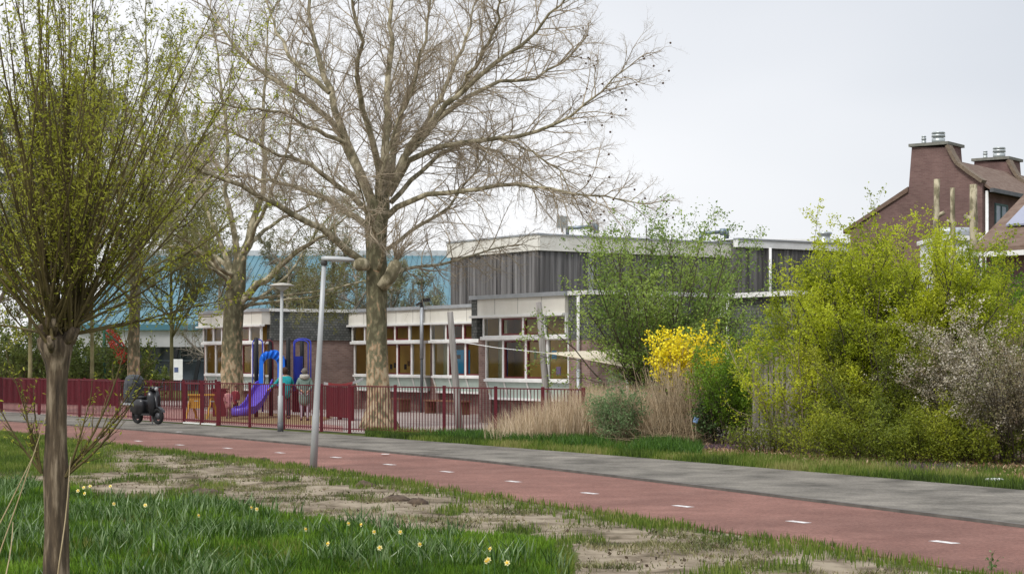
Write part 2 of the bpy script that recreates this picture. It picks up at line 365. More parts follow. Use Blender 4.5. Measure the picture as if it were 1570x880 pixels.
_b.inputs['Color1'].default_value = (1,1,1,1); _b.inputs['Color2'].default_value = (.8,.8,.8,1); _b.inputs['Mortar'].default_value = (.45,.45,.42,1)
_r = N(pt, 'ShaderNodeVectorRotate', rotation_type='Z_AXIS'); _r.inputs['Angle'].default_value = R(57); _c = N(pt, 'ShaderNodeTexCoord'); _m = N(pt, 'ShaderNodeMixRGB', blend_type='MULTIPLY'); _m.inputs[0].default_value = .8
pt.links.new(_c.outputs['Object'], _r.inputs['Vector']); pt.links.new(_r.outputs[0], _b.inputs[0])
_src = pt.nodes['Principled BSDF'].inputs['Base Color'].links[0].from_socket
pt.links.new(_src, _m.inputs[1]); pt.links.new(_b.outputs[0], _m.inputs[2]); pt.links.new(_m.outputs[0], pt.nodes['Principled BSDF'].inputs['Base Color'])
pU2 = [(x+.07, y+.05) for x, y in pathU]
pave, qa, qb = strip('pavement', paveU, pU2, .045, pv, -.1)
kerbm = mat('kerb_stone', (.075, .07, .062), (.13, .12, .105), scale=3)
kerb, _, _ = strip('kerb', pU2, pathU, .055, kerbm, -.1)
grain(pv, 22, .82, 1.18)
# centre dashes on the path, one child mesh each
paint = mat('road_paint', (.72, .72, .70), (.36, .30, .28), scale=16, rough=.7)
for px, py in [(1448, 831), (1224, 800), (1047, 776), (904, 756), (787, 738), (685, 723), (597, 712), (515, 701), (429, 694), (349, 687), (276, 682), (212, 676), (152, 671)]:
    c = G(px, py, .014); d = Vector((-.52, .85, 0)).normalized(); s = Vector((d.y, -d.x, 0)); mb = MB()
    vs = [c+d*a*.18+s*b*.065+Vector((0,0,.004)) for a, b in ((-1,-1),(-1,1),(1,1),(1,-1))]
    mb.sheet(vs); mb.build('lane_marking', paint, path)
for px, py in [(590, 696), (274, 662)]:
    c = G(px, py, .045); mb = MB(); mb.sheet([c+Vector((x, y, .004)) for x, y in ((-.08,-.12),(.08,-.1),(.10,.12),(-.06,.12))]); mb.build('paint_mark', paint, pave)
# schoolyard paving behind the fence
yard = mat('yard_tiles', (.36, .31, .28), (.27, .225, .20), scale=1.2, rough=.95, detail=8, c3=(.32, .27, .24))
mb = MB(); mb.sheet([(x, y, .012) for x, y in [(-30.5, 83.2), (-19.6, 68.7), (-13.2, 60.7), (-4.4, 49.25), (1.6, 43.6), (9, 50), (14, 60), (-2, 78), (-14, 86), (-24, 90)]]); tag(mb.build('schoolyard', yard), kind='structure')
rub = mat('rubber_tiles', (.24, .17, .075), (.19, .13, .06), scale=3)
mb = MB(); mb.sheet([tuple(G(px, py, .0))[:2]+(.018,) for px, py in [(300, 648), (480, 652), (512, 640), (400, 633), (310, 635)]]); tag(mb.build('rubber_surface', rub), kind='structure')
redy = mat('red_tiles', (.26, .13, .11), (.33, .18, .155), scale=2)
mb = MB(); mb.sheet([(x, y, .016) for x, y in [(-30, 83), (-19.3, 69), (-13.1, 60.9), (-4.6, 49.7), (-5.0, 54), (-9.5, 64), (-14, 76), (-24, 86)]]); tag(mb.build('red_paving', redy), kind='structure')

# ================================================================ school building
e = Vector((.558, -.83, 0)).normalized(); n_ = Vector((-e.y*-1, 0, 0)); n_ = Vector((e.y, -e.x, 0)); wv = -n_
def at_px(P, d, px):
    k = (px-785)/F; return (k*P[1]-P[0])/(d[0]-k*d[1])
cream = mat('cream_panel', (.72, .70, .64), (.64, .62, .55), scale=1.5, rough=.6, stretch=(1,1,.4))
white = mat('white_paint', (.78, .78, .76), (.68, .68, .66), scale=3, rough=.5)
redp = mat('red_frame_paint', (.15, .03, .032), (.12, .025, .025), scale=4, rough=.45)
brick = brickmat('brown_brick', (.20, .125, .105), (.28, .19, .16), (.25, .21, .19), ang=R(56.1))
dark = brickmat('dark_shingle', (.085, .092, .085), (.15, .155, .145), (.045, .045, .045), bw=.14, bh=.1, ang=R(56.1))
zinc = mat('grey_zinc', (.33, .35, .37), (.42, .44, .46), scale=3, rough=.45, metal=.3)
pale = mat('pale_green_panel', (.50, .60, .55), (.42, .52, .47), scale=3, rough=.5)
gla = glassmat('window_glass', (.93, .93, .88), .0)
ochre = mat('room_ochre', (.88, .62, .18), (.62, .40, .13), scale=.6, rough=.9, detail=3)
curt = mat('curtain', (.5, .5, .36), (.30, .32, .2), scale=6, stretch=(3,3,.1), rough=.9)
roofm = mat('roof_gravel', (.2, .2, .19), (.28, .27, .26), scale=4)
A0 = Vector((-12.6, 75.6, 0)); A1 = Vector((-9.34, 70.7, 0)); A2 = Vector((-6.16, 72.8, 0)); B1 = A2+e*12.5
C0 = Vector((-.88, 57.1, 0)); C1 = C0+e*6.0; D0 = C1+wv*4.54; D1 = D0+e*3.17
school = empty('school_building', 'low brick school with cream fascia, red window frames and grey timber upper hall', 'school', (-4, 66, 0))
def SB(mb, name, m, bevel=0, lab=None, par=None):
    o = mb.build(name, m, bevel=bevel); keep(o, school)
    if par is not None:
        o.parent = par; o.matrix_parent_inverse = Matrix.LocRotScale(school.location, None, None).inverted() if False else Matrix.Identity(4)
    if lab: o['label'] = lab
    return o
ZR = 3.95
def flat_sect(name, P, d, nn, L_, dark_from=2.75):
    mb = MB().fr(P, d, nn, 0, L_, -.3, 0, 0, dark_from); w1 = SB(mb, 'wall', brick)
    mb = MB().fr(P, d, nn, -.02, L_+.02, -.3, .06, dark_from, ZR-.12); SB(mb, 'wall', dark, lab='dark shingled upper wall')
    mb = MB().fr(P, d, nn, -.08, L_+.08, -.3, .12, ZR-.12, ZR); SB(mb, 'coping', white)
def glazed(P, L_, groups, piers, deep=.75):
    # P start, along e; groups: list of (edges a.., kinds)
    mb = MB().fr(P, e, n_, 0, L_, -.45, .42, ZR-.62, ZR-.12)
    f = SB(mb, 'fascia', cream)
    k = 0
    while k*1.25 < L_-.1:      # joints between fascia panels
        MB().fr(P, e, n_, k*1.25, k*1.25+.02, .42, .424, ZR-.6, ZR-.13).build('panel_joint', mat('joint_grey', (.3,.29,.26)), f); k += 1
    SB(MB().fr(P, e, n_, -.1, L_+.05, -.45, .5, ZR-.12, ZR), 'coping', zinc)
    SB(MB().fr(P, e, n_, -.05, L_+.02, .3, .52, ZR-.69, ZR-.62), 'drip_rail', white)
    SB(MB().fr(P, e, n_, 0, L_, -.5, -.2, 0, .95), 'wall', brick)
    # room behind
    rm = MB().fr(P, e, n_, .05, L_-.4, -deep-.1, -deep, .9, ZR-.15); SB(rm, 'room_wall', ochre)
    SB(MB().fr(P, e, n_, .05, L_-.4, -deep, -.5, .85, .95), 'room_floor', mat('lino', (.3,.25,.18)))
    for a0, a1 in piers:
        SB(MB().fr(P, e, n_, a0, a1, -.5, .02, 0, 2.75), 'wall', brick)
        SB(MB().fr(P, e, n_, a0, a1, -.5, .04, 2.75, ZR-.62), 'wall', dark, lab='dark shingled upper wall')
    for edges, kinds in groups:
        # sloping foot under the sill
        a0, a1 = edges[0], edges[-1]
        q = lambda a, p, z: Vector((P[0]+a*e[0]+p*n_[0], P[1]+a*e[1]+p*n_[1], z))
        ft = MB(); vs = [q(a, p, z) for a in (a0+.03, a1-.03) for p, z in ((-.25, 1.32), (.27, 1.32), (.10, .80), (-.25, .80))]
        ft.add(vs, [(0,1,2,3), (7,6,5,4), (0,4,5,1), (1,5,6,2), (2,6,7,3), (3,7,4,0)]); ap = SB(ft, 'apron_panel', pale)
        fr_ = MB()
        for a in edges: fr_.bar(q(a, .285, 1.32), q(a, .12, .79), .075, .05)
        fr_.bar(q(a0, .13, .78), q(a1, .13, .78), .08, .07); fr_.build('frame', white, ap)
        SB(MB().fr(P, e, n_, a0-.03, a0-.005, -.4, .26, 1.38, 2.58), 'cheek', white); SB(MB().fr(P, e, n_, a0-.03, a0-.005, -.4, .35, 2.68, ZR-.69), 'cheek', white)
        SB(MB().fr(P, e, n_, a0+.002, a0+.03, -deep, .22, .96, ZR-.16), 'room_wall', ochre)
        SB(MB().fr(P, e, n_, a0-.05, a1+.05, -.1, .34, 1.30, 1.38), 'window_sill', white)
        SB(MB().fr(P, e, n_, a0-.10, a1+.05, -.1, .44, 2.58, 2.68), 'transom', white)
        if a0 > .05: SB(MB().fr(P, e, n_, a0-.06, a0, -.25, .36, 2.68, ZR-.69), 'jamb', white)
        for i in range(len(kinds)):
            x0, x1 = edges[i], edges[i+1]; kd = kinds[i]
            w_ = MB()
            for z0, z1, p in ((1.38, 2.58, .28), (2.68, ZR-.69, .38)):
                t = .10
                w_.fr(P, e, n_, x0, x0+t/2, p-.06, p+.03, z0, z1); w_.fr(P, e, n_, x1-t/2, x1, p-.06, p+.03, z0, z1)
                w_.fr(P, e, n_, x0+t/2, x1-t/2, p-.06, p+.03, z0, z0+.03); w_.fr(P, e, n_, x0+t/2, x1-t/2, p-.06, p+.03, z1-.03, z1)
            wo = SB(w_, 'window', white)
            pn = MB()
            for z0, z1, p in ((1.38, 2.58, .28), (2.68, ZR-.69, .38)):
                pn.sheet([q(x0+.03, p-.02, z0+.03), q(x1-.03, p-.02, z0+.03), q(x1-.03, p-.02, z1-.03), q(x0+.03, p-.02, z1-.03)])
            pn.build('pane', gla, wo)
            if kd == 'R':
                c_ = MB(); t = .055
                for z0, z1, p in ((1.41, 2.555, .29), (2.71, ZR-.72, .39)):
                    c_.fr(P, e, n_, x0+.052, x0+.052+t, p-.05, p+.008, z0, z1); c_.fr(P, e, n_, x1-.052-t, x1-.052, p-.05, p+.008, z0, z1)
                    c_.fr(P, e, n_, x0+.052+t, x1-.052-t, p-.05, p+.008, z0, z0+t); c_.fr(P, e, n_, x0+.052+t, x1-.052-t, p-.05, p+.008, z1-t, z1)
                c_.build('casement', redp, wo)
            if kd == 'C':
                c_ = MB(); c_.fr(P, e, n_, x0+.05, x0+(x1-x0)*.55, -.18, -.14, 1.0, ZR-.7); c_.build('curtain', curt, wo)
ax = lambda P, px: at_px(P, e, px)
# section at the far left
LA = (A1-A0).length
ea = [ax(A0, p) for p in (325, 341, 354, 367.5, 381.5, 397, 414)]
SB(MB().fr(A0, e, n_, -.3, .35, -.3, .02, 0, 2.6), 'wall', brick); SB(MB().fr(A0, e, n_, -.3, .3, -.3, .03, 2.6, ZR-.13), 'wall', dark, lab='dark shingled upper wall')
glazed(A0, LA, [(ea, 'WWRRRW')], [])
flat_sect('side', A1, wv, e, 3.83, 2.72)
# middle section
eb = [ax(A2, p) for p in (553, 573, 597.5, 619.5, 641.5, 660)]; eb2 = [ax(A2, p) for p in (674, 698, 724.5, 748)]
glazed(A2, 12.5, [(eb, 'WRRRW'), (eb2, 'CRR')], [(eb[-1]+.02, eb2[0]-.06), (0, .12), (eb2[-1], 12.5)])
# right section
ec = [ax(C0, p) for p in (757, 784, 819, 852, 885)]
glazed(C0, ax(C0, 884), [(ec, 'CRRW')], [])
SB(MB().fr(C0, e, n_, -.02, ec[0]-.06, -.5, .06, 0, 2.62), 'wall', brick)
SB(MB().fr(C0, e, n_, -.03, .27, -.5, .44, 2.62, ZR-.125), 'wall', dark, lab='dark shingled corner pier')
SB(MB().fr(C0, e, n_, ec[-1]+.01, 6.0, -.5, .30, 0, 2.55), 'wall', brick)
SB(MB().fr(C0, e, n_, ec[-1]+.01, 6.0, -.5, .32, 2.55, ZR-.125), 'wall', dark, lab='dark shingled upper wall')
SB(MB().fr(C0, e, n_, ec[-1]+.07, 6.05, -.5, .40, ZR-.12, ZR+.002), 'coping', white)
SB(MB().fr(C0, wv, e, .0, 8.5, -.3, -.02, 0, ZR-.14), 'wall', brick)
flat_sect('side', C1, wv, e, 1.0, 2.55)
flat_sect('side', C1+wv*2.9, wv, e, 1.64, 2.55)
# window in the side wall
P = C1+wv*1.0
SB(MB().fr(P, wv, e, 0, 1.9, -.3, 0, 0, .95), 'wall', brick); SB(MB().fr(P, wv, e, 0, 1.9, -.3, .05, ZR-.7, ZR-.12), 'fascia', cream); SB(MB().fr(P, wv, e, 0, 1.9, -.3, .13, ZR-.12, ZR+.003), 'coping', white)
wm = MB()
for a in (0, .92, 1.84): wm.fr(P, wv, e, a, a+.06, -.1, .03, .95, ZR-.7)
for z in (.95, 2.55, ZR-.77): wm.fr(P, wv, e, .06, 1.84, -.1, .025, z, z+.07)
wo = SB(wm, 'window', white); q2 = lambda a, p, z: Vector((P[0]+a*wv[0]+p*e[0], P[1]+a*wv[1]+p*e[1], z))
MB().sheet([q2(0, -.04, .98), q2(1.9, -.04, .98), q2(1.9, -.04, 3.2), q2(0, -.04, 3.2)]).build('pane', gla, wo)
SB(MB().fr(P, wv, e, 0, 1.9, -1.3, -1.2, .9, ZR-.15), 'room_wall', ochre)
# right wing
LD = 3.17
SB(MB().fr(D0, e, n_, 0, LD, -.3, 0, 0, 2.6), 'wall', brick); SB(MB().fr(D0, e, n_, 0, LD, -.3, .04, 2.6, ZR-.16), 'wall', dark, lab='dark shingled upper wall')
SB(MB().fr(D0, e, n_, -.3, LD+.1, -.3, .25, ZR-.16, ZR-.02), 'coping', white); SB(MB().fr(D0, e, n_, -.3, .3, -.3, .2, ZR-.75, ZR-.165), 'fascia', white)
flat_sect('side', D1, wv, e, 9, 1.2)
# roof slab (one polygon)
E_ = 16
poly = [A0, A1, A2, A2+e*8.9, C0-n_*-.0, C1, D0, D1, D1+wv*9, D1+wv*9-e*22, A0+wv*12]
SB(MB().poly([(p[0]+.0, p[1]+.0) for p in poly], ZR-.35, ZR-.15), 'roof', roofm)
# downpipes
def pipe(P3, z0, z1, r, m, name='downpipe'):
    return SB(MB().tube([(P3[0], P3[1], z0), (P3[0], P3[1], z1)], r, 10), name, m)
dpm = mat('dark_pipe', (.07, .075, .08), (.11, .11, .115), scale=4, rough=.5)
q = A2+e*ax(A2, 666)+n_*.55
pipe(q, 0, 2.0, .055, dpm); dp = pipe(q, 2.0, ZR-.05, .07, zinc)
cm = MB().bar(q+Vector((-.02, 0, ZR-.1)), q+Vector((.02, 0, ZR+.22)), .1); cm.bar(q+Vector((0, 0, ZR+.2)), q+Vector((.32, -.05, ZR+.24)), .12, .12); cm.bar(q+Vector((0, 0, ZR+.16)), q+Vector((-.2, -.05, ZR+.02)), .09)
SB(cm, 'security_camera', mat('black_plastic', (.015,.015,.017), rough=.4))
q = C0+e*ax(C0, 904)+n_*.40
pipe(q, 1.7, ZR-.1, .05, white); pipe(q, 0, 1.7, .055, zinc)
q = D0+e*.55+n_*.2; pipe(q, 0, ZR-.2, .055, white)
# paper and stickers seen in the windows
bl = mat('blue_paper', (.02, .28, .55), (.03, .33, .6), rough=.7)
pp = lambda P, a, z, w_, h, m, p=.24: SB(MB().fr(P, e, n_, a, a+w_, p-.02, p, z, z+h), 'window_decoration', m)
pp(A2, ax(A2, 706), 1.42, .5*2.0, .9, bl)
blue_art = pp(A2, ax(A2, 708), 2.0, .3, .14, mat('dark_paper', (.08,.05,.04)), .246)
pp(C0, ax(C0, 856), 2.0, .24, .24, bl); pp(C0, ax(C0, 863), 1.52, .22, .25, mat('lilac_paper', (.45,.32,.6)))
pp(C0, ax(C0, 774), 1.4, .3, .95, mat('navy_cloth', (.03,.04,.2)), .1); pp(C0, ax(C0, 829), 2.0, .1, .3, mat('green_paper', (.2,.3,.1)))
pp(C0, ax(C0, 790), .98, .9, .3, mat('white_cloth', (.6,.6,.6)), -.3)
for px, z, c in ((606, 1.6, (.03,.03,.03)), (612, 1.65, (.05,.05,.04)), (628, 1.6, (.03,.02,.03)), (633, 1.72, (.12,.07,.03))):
    pp(A2, ax(A2, px), z, .16, .2, mat('small_dark_paper%d' % px, c))  # small dark rectangles just behind the panes, each with its own tone
# upper hall
tim = mat('grey_timber', (.05, .048, .047), (.24, .232, .228), scale=2.2, rough=.9, stretch=(2.2, 2.2, .06), detail=5, c3=(.125, .119, .117), lo=.33, hi=.68)
def clad(P, d, nn, L_, z0, z1, fas, topm, wname):
    mb = MB(); a = 0; rr = random.Random(5)
    while a < L_:
        w_ = rr.uniform(.14, .30); w_ = min(w_, L_-a); mb.fr(P, d, nn, a, a+w_-.012, -.1, rr.uniform(.0, .07), z0, z1-fas+.02); a += w_
    mb.fr(P, d, nn, 0, L_, -.2, -.05, z0, z1-fas); SB(mb, 'timber_cladding', tim, lab='weathered grey vertical timber cladding')
    SB(MB().fr(P, d, nn, -.1, L_+.1, -.2, .14, z1-fas, z1-.07), 'fascia', topm); SB(MB().fr(P, d, nn, -.12, L_+.12, -.2, .18, z1-.07, z1), 'coping', zinc)
U0 = Vector((1.2, 80, 0)); H1 = 7.5
clad(U0, -e, n_, 7.35, 3.5, H1, .75, cream, 'l'); clad(U0+wv*.02, wv, e, 11.2, 3.5, H1-.02, .74, cream, 'r')
U1 = U0+wv*10.9; clad(U1+e*.6, wv, e, 12, 3.5, H1+.15, .42, white, 'x')
SB(MB().fr(U1+e*.6, -e, n_, -.02, 6, -.3, .02, 3.5, H1+.1), 'wall', tim)
SB(MB().poly([tuple(p)[:2] for p in (U0, U0+wv*10.9, U0+wv*10.9+e*.5, U0+wv*23+e*.5, U0+wv*23-e*7, U0-e*7.3)], H1-.5, H1-.12), 'roof', roofm)
_k = at_px(U1+e*.85, wv, 1181); q = U1+e*.85+wv*_k; pipe(q, 3.9, H1-.25, .07, white)
_k = at_px(U0+e*.15, wv, 907); q = U0+e*.15+wv*_k; SB(MB().fr(U0, wv, e, _k-.1, _k+.1, .02, .16, 3.6, H1-.74), 'cover_strip', zinc)
# roof plant
ant = mat('galvanised', (.35, .38, .38), (.45, .48, .47), scale=4, rough=.4, metal=.6)
c = W(862, 356, 84); mb = MB().tube([c, c+Vector((0,0,.75))], .05, 8); mb.box(-.25, .25, -.15, .15, .1, .62, Matrix.Translation(c+Vector((0,0,.1))))
for k in range(-3, 4): mb.bar(c+Vector((k*.07, -.2, .15)), c+Vector((k*.07, -.2, .78)), .02)
SB(mb, 'antenna_box', ant)
def duct(px0, px1, py, Y, up=.1):
    a = W(px0, py, Y); b = W(px1, py-up*20, Y); m_ = MB().tube([a, b], .085, 12); m_.tube([a, a-Vector((0,0,.35))], .08, 8); m_.tube([b, b+Vector((.25,0,.02))], .17, 12); m_.tube([b+Vector((.3,0,.15)), b+Vector((.3,0,-.3))], .12, 8)
    SB(m_, 'roof_duct', mat('grey_duct', (.14,.18,.21), (.22,.26,.29), scale=5, rough=.4, metal=.4))
duct(870, 904, 350, 84); duct(1074, 1104, 358, 86)
c = W(1264, 370, 90); m_ = MB()
m_.loft([[c+Vector((r*math.cos(t), r*math.sin(t), z)) for t in [k*math.pi/8 for k in range(16)]] for r, z in ((.33, -.6), (.33, .12), (.27, .14), (.3, .3), (.38, .34), (.38, .42), (.3, .46))]); SB(m_, 'roof_vent', ant)
m_ = MB().box(-2.6, 2.6, -2, 2, 0, .25, Matrix.Translation(W(1245, 378, 93))); SB(m_, 'roof_light', white)

# ================================================================ teal sports hall far left
teal = mat('teal_roof', (.055, .145, .18), (.065, .168, .208), scale=.6, rough=.45, detail=3)
hall = empty('sports_hall', 'wide hall with a sloping teal ribbed metal roof and pale wall over dark glass', 'hall', (-12, 115, 0))
hx0, hx1 = (120-785)*115/F, (800-785)*115/F
def HB(mb, name, m, par=None):
    o = mb.build(name, m); return keep(o, hall) if par is None else (setattr(o, 'parent', par) or o)
ZE, ZT, YT = 4.15, 9.4, 131
mb = MB(); mb.add([(hx0, 114.4, ZE), (hx1, 114.4, ZE), (hx1, YT, ZT), (hx0, YT, ZT), (hx0, 114.4, ZE-.35), (hx1, 114.4, ZE-.35), (hx1, YT, ZT-.4), (hx0, YT, ZT-.4)], [(0,1,2,3), (4,7,6,5), (0,4,5,1), (1,5,6,2), (2,6,7,3), (3,7,4,0)])
rf = HB(mb, 'roof', teal)
mb = MB(); x = hx0
while x < hx1: mb.bar((x, 114.4, ZE+.03), (x, YT, ZT+.03), .05, .05); x += .42
mb.build('roof_rib', teal, rf, W_=False)
HB(MB().box(hx0, hx1, YT-.1, YT+.4, ZT-.5, ZT+.35), 'ridge_flashing', mat('pale_metal', (.5,.52,.52)))
HB(MB().box(hx0, hx1, 131.1, 150, 0, ZT+.1), 'wall', mat('hall_grey', (.3,.32,.33)))
pw = mat('pale_soffit', (.60, .60, .61), (.52, .52, .54), scale=1)
mb = MB(); mb.add([(hx0, 114.6, ZE-.35), (hx1, 114.6, ZE-.35), (hx1, 114.9, 2.75), (hx0, 114.9, 2.75), (hx0, 116.4, ZE-.35), (hx1, 116.4, ZE-.35), (hx1, 116.4, 2.75), (hx0, 116.4, 2.75)], [(3,2,1,0), (3,7,6,2), (4,5,6,7), (0,4,7,3), (1,2,6,5)])
HB(mb, 'soffit_band', pw)
HB(MB().box(hx0, hx1, 116.2, 116.4, 0, 2.75), 'glass_front', mat('dark_glass', (.05,.065,.085), (.09,.11,.13), scale=.5, rough=.15, spec=.6))
mb = MB(); x = hx0+.5
while x < hx1: mb.box(x, x+.06, 116.12, 116.2, 0, 2.75); x += 1.9
mb.box(hx0, hx1, 116.11, 116.19, 1.85, 1.92); HB(mb, 'mullion', mat('blue_grey_frame', (.25,.3,.36)))
for px in (168, 205, 232, 268, 305):
    a = W(px+4, 533, 114.8); b = W(px-9, 600, 114.8); b.z = 0
    HB(MB().bar(b, a, .22), 'column', mat('black_steel', (.012,.014,.016), rough=.5))
wb = tag(MB().box(-.36, .36, -.03, .03, 0, 1.3, Matrix.Translation(W(271, 583, 112))).build('notice_board', white), 'white notice board standing before the dark glass of the teal hall', 'board')
MB().box(-.15, .1, -.045, -.032, .5, .8, Matrix.Translation(W(271, 583, 112))).build('notice', mat('blue_ink', (.1,.13,.25)), wb)
MB().tube([W(262, 583, 112), G(262, 600) if False else Vector((W(262, 583, 112).x, 112, 0))], .03).build('leg', dpm, wb); MB().tube([W(280, 583, 112), Vector((W(280, 583, 112).x, 112, 0))], .03).build('leg', dpm, wb)

# ================================================================ brick terrace on the right
tb = brickmat('terrace_brick', (.14, .083, .077), (.18, .112, .10), (.17, .12, .105), ang=R(35.9))
tile = mat('brown_tile', (.12, .075, .055), (.18, .13, .10), scale=3, rough=.9, stretch=(1,1,3), bump=.6)
capm = mat('mossy_cap', (.14, .14, .12), (.2, .2, .17), scale=6)
YH = 75.0; gd = Vector((.81, -.586, 0)); fd = Vector((.586, .81, 0)); H0 = W(1506, 280, YH); H0.z = 0
def Hp(px): return at_px(H0, gd, px)
def Hz(px, py):
    a = Hp(px); y = H0.y+a*gd.y; return HC-(py-HY)*y/F
def hrow(off, label, nwin, gable_full=True):
    hs = empty('terrace_house', label, 'house', (H0.x+off*fd.x, H0.y+off*fd.y, 0), 'terraced houses in one row')
    o0 = H0+fd*off; LEN = 6.8
    prof = [(1303.7, 349), (1393, 291), (1398, 226), (1452, 226), (1459, 240), (1467, 253), (1484, 266), (1506, 281)]
    pr = [(Hp(a), Hz(a, b)) for a, b in prof]
    def pt(a, z, t): return o0+gd*a+fd*t+Vector((0, 0, z))
    chz = pr[2][1]; zr = pr[5][1]-.25
    # gable wall
    m_ = MB(); ring = [(pr[0][0], 0)]+pr+[(pr[-1][0], 0)]; k = len(ring)
    m_.add([pt(a, z, 0) for a, z in ring]+[pt(a, z, .35) for a, z in ring], [tuple(range(k)), tuple(range(k, 2*k))[::-1]]+[(i, i+k, (i+1) % k+k, (i+1) % k) for i in range(k)])
    keep(m_.build('wall', tb), hs)
    # chimney body behind the gable top
    a0, a1 = pr[2][0], pr[3][0]
    ch = MB(); ch.add([pt(a, z, t) for t in (.36, 1.5) for a, z in ((a0, 5), (a1+.5, 5), (a1, chz), (a0, chz))], [(0,1,2,3), (7,6,5,4), (0,3,7,4), (1,5,6,2), (2,6,7,3)])
    cho = keep(ch.build('chimney', tb), hs)
    cp = MB(); cp.add([pt(a, z, t) for t in (-.12, 1.65) for a, z in ((a0-.1, chz+.01), (a1+.1, chz+.01), (a1+.1, chz+.13), (a0-.1, chz+.13))], [(0,1,2,3), (7,6,5,4), (0,3,7,4), (1,5,6,2), (2,6,7,3), (0,4,5,1)])
    cp.build('chimney_cap', capm, cho).matrix_parent_inverse = Matrix.Identity(4)
    def pot(a, t, r, h):
        p = pt(a, chz+.13, t); v = MB()
        v.loft([[p+Vector((rr*math.cos(q), rr*math.sin(q), z)) for q in [j*math.pi/6 for j in range(12)]] for rr, z in ((r, 0), (r, h*.45), (r*.8, h*.46), (r*.8, h*.55), (r*1.05, h*.56), (r, h*.78), (r*.7, h*.8), (r*.7, h*.86), (r*1.05, h*.87), (r*.9, h))]); v.build('chimney_pot', ant, cho)
    pot((a0+a1)/2+.15, .6, .28, .5); pot(a0+.28, .6, .1, .38)
    fixc(cho)
    # roof: street slope, eave at the right corner
    ae, ze = pr[-1]; ar, zt = pr[5]
    m_ = MB(); m_.add([pt(ae+.35, ze-.2, .1), pt(ae+.35, ze-.2, LEN), pt(ar-.4, zt+.28, LEN), pt(ar-.4, zt+.28, .1), pt(ae+.35, ze-.32, .1), pt(ae+.35, ze-.32, LEN), pt(ar-.4, zt+.1, LEN), pt(ar-.4, zt+.1, .1)], [(0,1,2,3), (7,6,5,4), (0,4,5,1), (3,2,6,7), (0,3,7,4), (1,5,6,2)])
    keep(m_.build('roof', tile), hs)
    m_ = MB(); al, zl = pr[0]; am, zm = pr[1]
    m_.add([pt(al-.3, zl-.1, -.08), pt(al-.3, zl-.1, LEN), pt(am, zm+.12, LEN), pt(am, zm+.12, -.08), pt(al-.3, zl-.25, -.08), pt(al-.3, zl-.25, LEN), pt(am, zm-.1, LEN), pt(am, zm-.1, -.08)], [(0,3,2,1), (7,4,5,6), (0,1,5,4), (3,7,6,2), (0,4,7,3), (1,2,6,5)])
    keep(m_.build('roof', tile), hs)
    # gable tile edge on the right curve
    m_ = MB()
    for i in range(3, 7): m_.bar(pt(pr[i][0]+.05, pr[i][1]+.06, .05), pt(pr[i+1][0]+.05, pr[i+1][1]+.06, .05), .5, .14)
    keep(m_.build('gable_tiles', mat('mossy_tile', (.2,.155,.11), (.12,.09,.065), scale=8)), hs)
    # upper core so that nothing is hollow
    m_ = MB(); m_.add([pt(a, z, t) for t in (.36, LEN) for a, z in ((am+.2, 0), (ae-.4, 0), (ae-.4, ze-.3), (ar-.5, zt+.05), (am+.2, zm))], [(0,1,2,3,4), (9,8,7,6,5), (4,3,8,9), (3,2,7,8), (1,6,7,2), (0,4,9,5)])
    keep(m_.build('wall', tb), hs)
    # street facade
    m_ = MB(); m_.add([pt(a, z, t) for a in (ae-.35, ae) for t in (.36, LEN) for z in (0, ze-.33)], [(4,6,7,5), (0,1,3,2), (1,5,7,3), (0,4,5,1), (2,3,7,6)])
    keep(m_.build('wall', tb), hs)
    g_ = MB().bar(pt(ae+.4, ze-.3, 0), pt(ae+.4, ze-.3, LEN), .16, .16); keep(g_.build('gutter', dpm), hs)
    keep(MB().tube([pt(ae+.1, 0, .25), pt(ae+.1, ze-.3, .25)], .07).build('downpipe', white), hs)
    keep(MB().tube([pt(ae+.1, 0, LEN-.2), pt(ae+.1, ze-.3, LEN-.2)], .07).build('downpipe', white), hs)
    for t0, wd in ((1.4, 1.3), (4.3, 1.0)):
        for zz in (ze-2.1, ze-4.9):
            f_ = MB()
            for s0, s1, z0, z1 in ((t0-.06, t0+wd+.06, zz-.06, zz+.02), (t0-.06, t0+wd+.06, zz+1.3, zz+1.38), (t0-.06, t0+.03, zz+.02, zz+1.3), (t0+wd-.03, t0+wd+.06, zz+.02, zz+1.3), (t0+wd*.5-.03, t0+wd*.5+.03, zz+.02, zz+1.3)):
                f_.add([pt(a, z, t) for a in (ae-.02, ae+.06) for t in (s0, s1) for z in (z0, z1)], [(4,6,7,5), (0,1,3,2), (1,5,7,3), (0,4,5,1), (2,3,7,6), (0,2,6,4)])
            wo = keep(f_.build('window', mat('green_frame', (.10,.16,.16))), hs)

            pm = MB(); pm.add([pt(ae+.02, z, t) for t, z in ((t0, zz), (t0+wd, zz), (t0+wd, zz+1.3), (t0, zz+1.3))], [(0,1,2,3)]); pm.build('pane', mat('far_pane', (.3,.35,.4), (.12,.15,.18), scale=1, rough=.1), wo)
            m2 = MB().bar(pt(ae+.04, zz-.12, t0-.1), pt(ae+.04, zz-.12, t0+wd+.1), .12, .1); m2.build('sill', white, wo)
    fixkids(hs)
    return hs
def fixc(o): pass
def fixkids(o): pass
hrow(0, 'brick end-of-terrace house whose blank gable and tall chimney face the school', 2)
hrow(6.9, 'brick terraced house behind the end house, only its chimney, roof and upper windows showing', 2)
hrow(13.8, 'brick terraced house farthest along the row, cut by the photo edge', 2)
